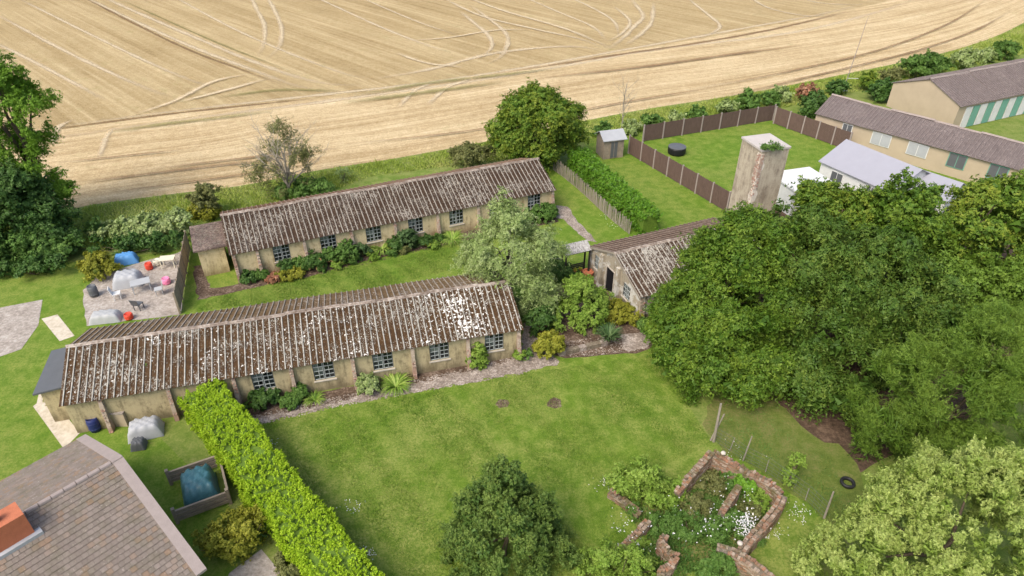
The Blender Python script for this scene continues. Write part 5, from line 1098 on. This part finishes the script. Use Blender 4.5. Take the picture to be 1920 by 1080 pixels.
# ---------------------------------------------------------------- neighbour house, bottom left
HS = thing('house', 'brown tiled house with red chimney in the bottom left corner', 'house', (-15.76, 19.0, 0), R(50))
Lx, Wy, ze, zr = 15., 5.3, 2.6, 5.0
mb = MB(); mb.box(-Lx+.3, -.3, -Wy+.45, Wy-.45, 0, ze); mb.obj('wall', M['housewall'], HS)
mb = MB(); x_ = -.3
mb.add([(-.3, -Wy+.45, ze), (-.3, Wy-.45, ze), (-.3, 0, zr-.2), (-Lx+.3, -Wy+.45, ze), (-Lx+.3, Wy-.45, ze), (-Lx+.3, 0, zr-.2)], [(0, 1, 2), (5, 4, 3), (0, 2, 5, 3), (1, 4, 5, 2)]); rf = mb.obj('roof', M['mortar'], HS)
sl_ = math.hypot(Wy, zr-ze); ct = 0.21; tw = .215
mb = MB()
for side in (-1, 1):
    X = Vector((1, 0, 0)); Yv = Vector((0, -side*Wy, zr-ze)).normalized(); Zv = Vector((0, side*(zr-ze), Wy)).normalized()
    nc = int(sl_/ct)
    for c in range(nc):
        n_ = int(Lx/tw)
        for i in range(n_):
            x = -Lx+i*tw+(c % 2)*tw/2; 
            if x+tw > 0: continue
            o_ = Vector((x, side*Wy, ze))+Yv*(c*sl_/nc)+Zv*(.03+random.uniform(-.004, .004)); tl = sl_/nc+.03
            a_ = [o_, o_+X*(tw-.012), o_+X*(tw-.012)+Yv*tl-Zv*.02, o_+Yv*tl-Zv*.02]; b_ = [p+Zv*.022 for p in a_[:2]]+[p+Zv*.012 for p in a_[2:]]
            mb.add(a_+b_, [(4, 5, 6, 7) if side < 0 else (7, 6, 5, 4), (0, 1, 5, 4), (1, 2, 6, 5), (3, 0, 4, 7)])
o = mb.obj('tiles', M['tile'], rf); o['kind'] = 'stuff'
mb = MB()
for i in range(int(Lx/.45)): mb.tube([(-.02-i*.45, 0, zr+.01), (-.44-i*.45, 0, zr+.02)], .11, 8)
mb.obj('ridge_tiles', M['post'], rf)
mb = MB()
for side in (-1, 1):
    for (xa, xb) in ((-.42, .0),):
        a_ = [(xa, side*(Wy+.05), ze+.05), (xb, side*(Wy+.05), ze+.05), (xb, 0, zr+.085), (xa, 0, zr+.085)]; b_ = [(x, y, z-.12) for x, y, z in a_]; mb.add(a_+b_, [(0, 1, 2, 3) if side < 0 else (3, 2, 1, 0), (0, 4, 5, 1), (1, 5, 6, 2), (0, 3, 7, 4)])
mb.obj('verge', M['post'], rf)
p = Matrix.Rotation(R(-50), 3, 'Z') @ (G(22, 985, 5.2)-HS.location); ch = MB(); ch.box(p.x-.75, p.x+.45, p.y-.42, p.y+.42, 4., 5.75); co = ch.obj('chimney', M['terracotta'], HS)
mb = MB(); mb.box(p.x-.95, p.x+.65, p.y-.6, p.y+.6, 4.35, 4.72); mb.obj('flashing', M['silver'], co)
mb = MB(); mb.lathe([(.14, 5.75), (.12, 6.05), (.14, 6.08), (.1, 6.08), (0, 6.0)], 12, M=Matrix.Translation((p.x-.3, p.y, 0))); mb.obj('chimney_pot', M['terracotta'], co)
for y in (-3.4, 2.2):
    mb = MB(); mb.box(-.3, -.26, y, y+1.2, 1.0, 2.1); w_ = mb.obj('window', M['white'], HS); mb = MB(); mb.box(-.26, -.25, y+.07, y+.56, 1.07, 2.03); mb.box(-.26, -.25, y+.64, y+1.13, 1.07, 2.03); mb.obj('pane', M['glass'], w_)
# porch roof and outbuilding bits left of the near hut
c_ = math.cos(H2['a']); s_ = math.sin(H2['a'])
pr = thing('porch', 'low dark roofed porch on the left end of the nearest long hut', 'porch', (H2['x']+x0b*c_, H2['y']+x0b*s_, 0), H2['a'])
mb = MB(); mb.box(-1.35, -.18, 1.2, 4.4, 0, 2.1); mb.obj('wall', M['render2'], pr)
mb = MB(); mb.add([(-1.6, 1.0, 2.12), (-.15, 1.0, 2.3), (-.15, 4.6, 2.3), (-1.6, 4.6, 2.12)]+[(-1.6, 1.0, 2.22), (-.15, 1.0, 2.4), (-.15, 4.6, 2.4), (-1.6, 4.6, 2.22)], [(3, 2, 1, 0), (4, 5, 6, 7), (0, 1, 5, 4), (1, 2, 6, 5), (2, 3, 7, 6), (3, 0, 4, 7)]); mb.obj('roof', M['dgrey'], pr)
bush('shrub', 'yellow green climber on the wall below the dark roofed porch', 104, 742, 14, 'yellow', 1.2, seed=401, spr=9, nl=8, rad=.3, extra=((112, 765, 12),))
bush('shrub', 'round dark green shrub below the blurred roof of the nearest hut', 262, 738, 36, 'mid', .8, seed=402, spr=12, nl=10, rad=.4, extra=((215, 750, 24), (290, 710, 28)))
bush('shrub', 'low green plants below the left part of the blurred roof', 180, 752, 20, 'mid', .6, seed=403, spr=10, nl=8, rad=.3)
bush('shrub', 'yellow green ball shaped bush beside the cluttered patio', 185, 502, 26, 'yellow', .9, seed=404, spr=12, nl=10, rad=.4)
bush('shrub', 'olive green rounded bush between tiled house and lime hedge', 432, 1005, 48, 'yellow', .7, seed=405, spr=13, nl=10, rad=.38, extra=((470, 985, 26),), leaf=(.05, .03))
bush('shrub', 'dark shrub at the foot of the lime hedge near the bottom edge', 495, 985, 22, 'dark', 1., seed=406, spr=12, nl=9, rad=.3)
bush('shrub', 'small golden bush by the patio at the bottom edge', 545, 1060, 26, 'olive', .8, seed=407, spr=12, nl=9, rad=.3)
bush('shrub', 'long dark hedge row at the back of the cluttered left garden', 240, 462, 22, 'dark', .8, seed=408, spr=10, nl=8, rad=.5, extra=((190, 470, 20), (290, 455, 20), (330, 450, 18), (140, 480, 20)), leaf=(.09, .05))
bush('shrub', 'dark shrubs at the far left end of the left garden', 60, 500, 26, 'dark', .8, seed=409, spr=10, nl=8, rad=.5, extra=((10, 510, 26), (105, 492, 20)), leaf=(.09, .05))
# garden walls and gear
sh = thing('garden_wall', 'low tan wall below the blurred end of the nearest hut', 'wall', G(150, 800), math.atan2((G(240, 800)-G(150, 800)).y, (G(240, 800)-G(150, 800)).x)); local_box('panel', sh, M['housewall'], 0, (G(240, 800)-G(150, 800)).length, 0, .25, 0, .9); local_box('coping', sh, M['concrete'], -.03, (G(240, 800)-G(150, 800)).length+.03, -.04, .29, .9, .98)
def barrel(label, u, v, r, h, mat, cat='barrel', group=None, name='barrel'):
    t = thing(name, label, cat, G(u, v)+Vector((0, 0, .02)), 0, group); mb = MB(); mb.lathe([(r*.85, 0), (r, h*.25), (r, h*.75), (r*.88, h), (r*.8, h), (r*.78, h*.95), (0, h*.94)], 14); mb.obj('body', mat, t, smooth=True)
    mb = MB()
    for z in (.28, .7): mb.lathe([(r*1.0, h*z-.02), (r*1.05, h*z), (r*1.0, h*z+.02)], 14)
    mb.obj('hoop', mat, t); return t
barrel('upright navy blue barrel beside the low tan wall', 181, 806, .3, .85, M['navy'])
def table(label, u, v, mat, w=1.2, d=.8, h=.72, rz=.3):
    t = thing('garden_table', label, 'table', G(u, v)+Vector((0, 0, .02)), rz); local_box('top', t, mat, -w/2, w/2, -d/2, d/2, h-.04, h)
    for x in (-w/2+.08, w/2-.08):
        for y in (-d/2+.08, d/2-.08): local_box('leg', t, mat, x-.03, x+.03, y-.03, y+.03, 0, h-.04)
    return t
def chair(label, u, v, mat, rz, group=None):
    t = thing('garden_chair', label, 'chair', G(u, v)+Vector((0, 0, .02)), rz, group); local_box('seat', t, mat, -.24, .24, -.24, .24, .42, .46)
    mb = MB(); mb.add([(-.24, .22, .46), (.24, .22, .46), (.24, .34, .92), (-.24, .34, .92), (-.24, .26, .46), (.24, .26, .46), (.24, .38, .92), (-.24, .38, .92)], [(0, 1, 2, 3), (7, 6, 5, 4), (0, 4, 5, 1), (1, 5, 6, 2), (2, 6, 7, 3), (3, 7, 4, 0)]); mb.obj('backrest', mat, t)
    for x in (-.2, .2):
        for y in (-.2, .2): local_box('leg', t, mat, x-.02, x+.02, y-.02, y+.02, 0, .42)
    return t
def covered(label, u, v, mat, w, d, h, rz, seed, cat='cover', name='covered_pile'):
    """things under a draped sheet: sagging folds"""
    t = thing(name, label, cat, G(u, v)+Vector((0, 0, .02)), rz); q = np.random.RandomState(seed); n = 14; mb = MB(); vs = []
    for i in range(n+1):
        for k in range(n+1):
            a, b = i/n*2-1, k/n*2-1; e = max(abs(a), abs(b)); top = h*(1-.12*(a*a+b*b))*(1+.10*math.sin(i*1.7+seed)*math.cos(k*1.3)); z = top if e < .8 else top*(1-(e-.8)/.2)*.98
            vs.append((a*w/2*(.9+.1*e)+q.uniform(-.02, .02), b*d/2*(.9+.1*e)+q.uniform(-.02, .02), max(0, z)))
    mb.add(vs, [(i*(n+1)+k, (i+1)*(n+1)+k, (i+1)*(n+1)+k+1, i*(n+1)+k+1) for i in range(n) for k in range(n)]); mb.obj('sheet', mat, t, smooth=True)
    mb = MB(); pts = [vs[i*(n+1)+k] for i, k in [(i, 1) for i in range(1, n)]+[(n-1, k) for k in range(1, n)]+[(i, n-1) for i in range(n-1, 0, -1)]+[(1, k) for k in range(n-1, 0, -1)]]; mb.tube([(x, y, .03) for x, y, z in pts], .02, 4); mb.obj('hem_rope', M['cream'], t)
    return t
covered('large dark teal sheet draped over a low frame between tiled house and lime hedge', 378, 925, M['teal'], 1.6, 2.0, 1.15, .5, 3)
covered('silver grey covered garden furniture on the grass below the low wall', 275, 812, M['silver'], 1.7, 1.1, .8, .35, 4)
covered('small dark covered heap beside the silver grey covered furniture', 262, 838, M['dgrey'], .7, .6, .5, .2, 5)
covered('pale tarpaulin heap on the cluttered patio', 242, 532, M['silver'], 1.9, 1.3, .9, .3, 6)
covered('blue tarpaulin heap at the back of the cluttered patio', 238, 492, M['blue'], 1.6, .9, .7, .4, 7)
covered('grey sheeted boat shaped heap at the front of the cluttered patio', 200, 600, M['grey'], 1.9, .9, .6, .2, 8)
# timber surround next to the teal cover
su = thing('timber_surround', 'brown timber rail frame standing round the teal covered shape', 'frame', G(378, 925), .5)
for (x0, x1, y0, y1) in ((-1.2, 1.2, 1.2, 1.3), (1.1, 1.2, -1.2, 1.2), (-1.2, 1.1, -1.3, -1.2)):
    for z in (.15, .4, .65): local_box('rail', su, M['wood'], x0, x1, y0, y1, z, z+.18)
for x, y in ((-1.2, 1.18), (1.1, 1.18), (1.1, -1.3), (-1.2, -1.3)): local_box('post', su, M['wood'], x-.05, x+.09, y-.02, y+.14, 0, 1.)
table('grey table among the clutter of the left garden patio', 268, 545, M['grey'], rz=.5)
table('cream table at the back right of the cluttered patio', 318, 500, M['cream'], 1.0, .7, rz=.2)
chair('pale plastic chair left of the grey patio table', 222, 560, M['white'], 2.0, 'chairs on the cluttered patio'); chair('grey plastic chair right of the grey patio table', 300, 552, M['grey'], -1.1, 'chairs on the cluttered patio'); chair('dark plastic chair in front of the grey patio table', 262, 580, M['dgrey'], 3.0, 'chairs on the cluttered patio')
barrel('red tub near the front of the cluttered patio', 243, 598, .26, .4, M['red'], 'tub', name='tub'); barrel('red bucket at the back of the cluttered patio', 281, 505, .25, .5, M['red'], 'bucket', name='bucket')
barrel('pink tub at the right of the cluttered patio', 313, 532, .28, .45, M['pink'], 'tub', name='tub'); barrel('grey water barrel on the left side of the cluttered patio', 178, 555, .3, .8, M['dgrey'])
barrel('cream planter tub right of the red bucket', 296, 497, .25, .45, M['cream'], 'tub', name='tub')
# right hand gardens
def shed(label, u, v, w, d, h, rh, rz, wm, rm, name='garden_shed', windows=(), door=True, z0=0):
    t = thing(name, label, 'shed' if 'shed' in name else 'building', G(u, v), rz)
    mb = MB(); mb.box(-w/2, w/2, -d/2, d/2, 0, h); mb.add([(-w/2, -d/2, h), (-w/2, d/2, h), (-w/2, 0, rh), (w/2, -d/2, h), (w/2, d/2, h), (w/2, 0, rh)], [(0, 2, 1), (3, 4, 5), (0, 3, 5, 2), (1, 2, 5, 4)]); mb.obj('wall', wm, t)
    mb = MB(); o_ = .2; k_ = (rh-h)/(d/2)
    for s in (-1, 1):
        a_ = [(-w/2-o_, s*(d/2+o_), h-k_*o_+.03), (w/2+o_, s*(d/2+o_), h-k_*o_+.03), (w/2+o_, 0, rh+.03), (-w/2-o_, 0, rh+.03)]; b_ = [(x, y, z+.07) for x, y, z in a_]
        mb.add(a_+b_, [(4, 5, 6, 7) if s < 0 else (7, 6, 5, 4), (3, 2, 1, 0), (0, 1, 5, 4), (1, 2, 6, 5), (3, 0, 4, 7)])
    mb.obj('roof', rm, t)
    for (x, z0_, ww, hh, mt, dm) in windows:
        mb = MB(); mb.box(x, x+ww, -d/2-.05, -d/2-.002, z0_, z0_+hh); f = mb.obj('window', M[dm], t); mb = MB(); mb.box(x+.07, x+ww/2-.03, -d/2-.07, -d/2-.052, z0_+.07, z0_+hh-.07); mb.box(x+ww/2+.03, x+ww-.07, -d/2-.07, -d/2-.052, z0_+.07, z0_+hh-.07); mb.obj('pane', M[mt], f)
    return t
shed('small shed with pale grey roof at the far end of the first blurred garden', 1142, 290, 2.0, 1.8, 1.9, 2.4, .3, M['wood'], M['silver'], windows=((-.4, 0.05, .8, 1.7, 'dgrey', 'wood'),))
# hot tub
t = thing('hot_tub', 'round black covered hot tub on the lawn behind the fence', 'hot tub', G(1268, 288)+Vector((0, 0, .01))); mb = MB(); mb.lathe([(.75, 0), (.85, .15), (.85, .6), (.78, .68)], 20); mb.obj('body', M['black'], t, smooth=False); mb = MB(); mb.lathe([(.84, .68), (.84, .74), (.5, .80), (0, .82)], 20); mb.obj('lid', M['dgrey'], t)
a, b = G(1560, 300, 3), G(1690, 345, 3)
def along(ua, va, ub, vb, z): a, b = G(ua, va, z), G(ub, vb, z); return (a+b)/2, math.atan2((b-a).y, (b-a).x), (b-a).length
# bungalow with pale grey roof: ridge from (1575,262) to (1700,320)
c, an_, ln = along(1590, 264, 1725, 318, 3.6)
t = shed('white walled bungalow with smooth blue grey roof right of the tower', 960, 540, ln, 5.6, 2.3, 3.6, 0, M['white'], M['slate'], name='bungalow', windows=((-2.2, .9, 1.2, 1.1, 'dgrey', 'white'), (1.2, .05, .9, 2.0, 'dgrey', 'white'))); t.location = (c.x, c.y, 0); t.rotation_euler = (0, 0, an_)
c, an_, ln = along(1735, 322, 1790, 340, 3.0)
t = shed('smaller blue grey roofed annex at the right end of the white bungalow', 960, 540, 3.2, 3.6, 2.1, 3.0, 0, M['white'], M['slate'], name='annex', windows=((-.5, .9, .9, 1., 'dgrey', 'white'),)); t.location = (c.x, c.y, 0); t.rotation_euler = (0, 0, an_)
p = G(1505, 335, 2.3); t = thing('conservatory', 'flat white roofed extension between tower and bungalow', 'extension', (p.x, p.y, 0), .3); mb = MB(); mb.box(-1.9, 1.9, -1.7, 1.7, 0, 2.2); mb.obj('wall', M['white'], t); mb = MB(); mb.box(-2., 2., -1.8, 1.8, 2.2, 2.32); mb.obj('roof', M['white'], t); mb = MB(); mb.box(-1.1, -.2, -1.74, -1.702, .9, 1.9); mb.obj('window', M['dgrey'], t)
# long neighbouring hut (ridge through px) and the one behind
def nhut(label, ua, va, ub, vb, W, h, rh, wins, roofm, wallm, name='neighbour_hut', side=1, ext=0):
    a, b = G(ua, va, rh), G(ub, vb, rh); d = (b-a); ang = math.atan2(d.y, d.x); ln = d.length+ext
    o = Vector((a.x, a.y, 0))+Vector((math.sin(ang), -math.cos(ang), 0))*W/2
    t = thing(name, label, 'building', o, ang); mb = MB(); mb.box(0, ln, 0, W, 0, h); mb.add([(0, 0, h), (0, W, h), (0, W/2, rh-.1), (ln, 0, h), (ln, W, h), (ln, W/2, rh-.1)], [(0, 2, 1), (3, 4, 5), (0, 3, 5, 2), (1, 2, 5, 4)]); mb.obj('wall', wallm, t)
    roof(t, ln, W, h, rh, (roofm, roofm, M['post']), seed=7, courses=1, sheet=2.04, rolls=6)
    for (x, z0_, ww, hh, mt, fm) in wins:
        mb = MB(); mb.box(x, x+ww, -.06, -.002, z0_, z0_+hh); f = mb.obj('window', M[fm], t); mb = MB(); n = max(1, int(ww/.6)); 
        for i in range(n): mb.box(x+.06+i*(ww-.06)/n, x+(i+1)*(ww-.06)/n, -.08, -.062, z0_+.06, z0_+hh-.06)
        mb.obj('pane', M[mt], f)
    return t
nh = nhut('long tan walled neighbouring hut with grey brown roof at the right edge', 1562, 178, 1930, 272, 5.6, 2.3, 3.5, [], M['roofgrey'], M['housewall'], ext=8)
def winpx(t, lst):
    for (u, v, w_, h_, mt, fm) in lst:
        # where the pixel's ray meets the front wall
        ca, sa = math.cos(t.rotation_euler.z), math.sin(t.rotation_euler.z); d = ray(u, v); n = Vector((sa, -ca, 0)); o = Vector((0, 0, CAMH)); k = (t.location-o).dot(n)/Vector(d).dot(n); p = o+Vector(d)*k
        x = (p-t.location).dot(Vector((ca, sa, 0))); z = min(max(p.z, .6), 1.5)
        mb = MB(); mb.box(x-w_/2, x+w_/2, -.06, -.002, z-h_/2, z+h_/2); f = mb.obj('window', M[fm], t); mb = MB(); mb.box(x-w_/2+.07, x-.03, -.08, -.062, z-h_/2+.07, z+h_/2-.07); mb.box(x+.03, x+w_/2-.07, -.08, -.062, z-h_/2+.07, z+h_/2-.07); mb.obj('pane', M[mt], f)
winpx(nh, [(1592, 230, 1.0, 1.2, 'dgrey', 'white'), (1655, 252, 1.8, 1.2, 'silver', 'white'), (1725, 268, 1.8, 1.2, 'silver', 'white'), (1802, 282, 1.5, 1.3, 'dgrey', 'green_paint'), (1880, 302, 1.5, 1.3, 'dgrey', 'green_paint')])
nh2 = nhut('tan gabled neighbouring building with green and white doors in the top right corner', 1745, 148, 1960, 108, 8., 2.6, 4.2, [], M['roofgrey'], M['housewall'], name='neighbour_house', ext=5)
dx = [1.2+i*1.15 for i in range(10)]
for i, x in enumerate(dx):
    mb = MB(); mb.box(x, x+1.0, -.07, -.002, .05, 2.25); d_ = mb.obj('door_panel', M['white' if i % 2 == 0 else 'green_paint'], nh2)
bush('shrub', 'dark green tree patch between the brown fence and the long neighbouring hut', 1530, 200, 24, 'dark', .9, seed=420, spr=10, nl=8, leaf=(.13, .08), rad=.7)
bush('shrub', 'dark green bush between the two neighbouring buildings', 1655, 172, 22, 'dark', .9, seed=421, spr=10, nl=8, leaf=(.13, .08), rad=.7)
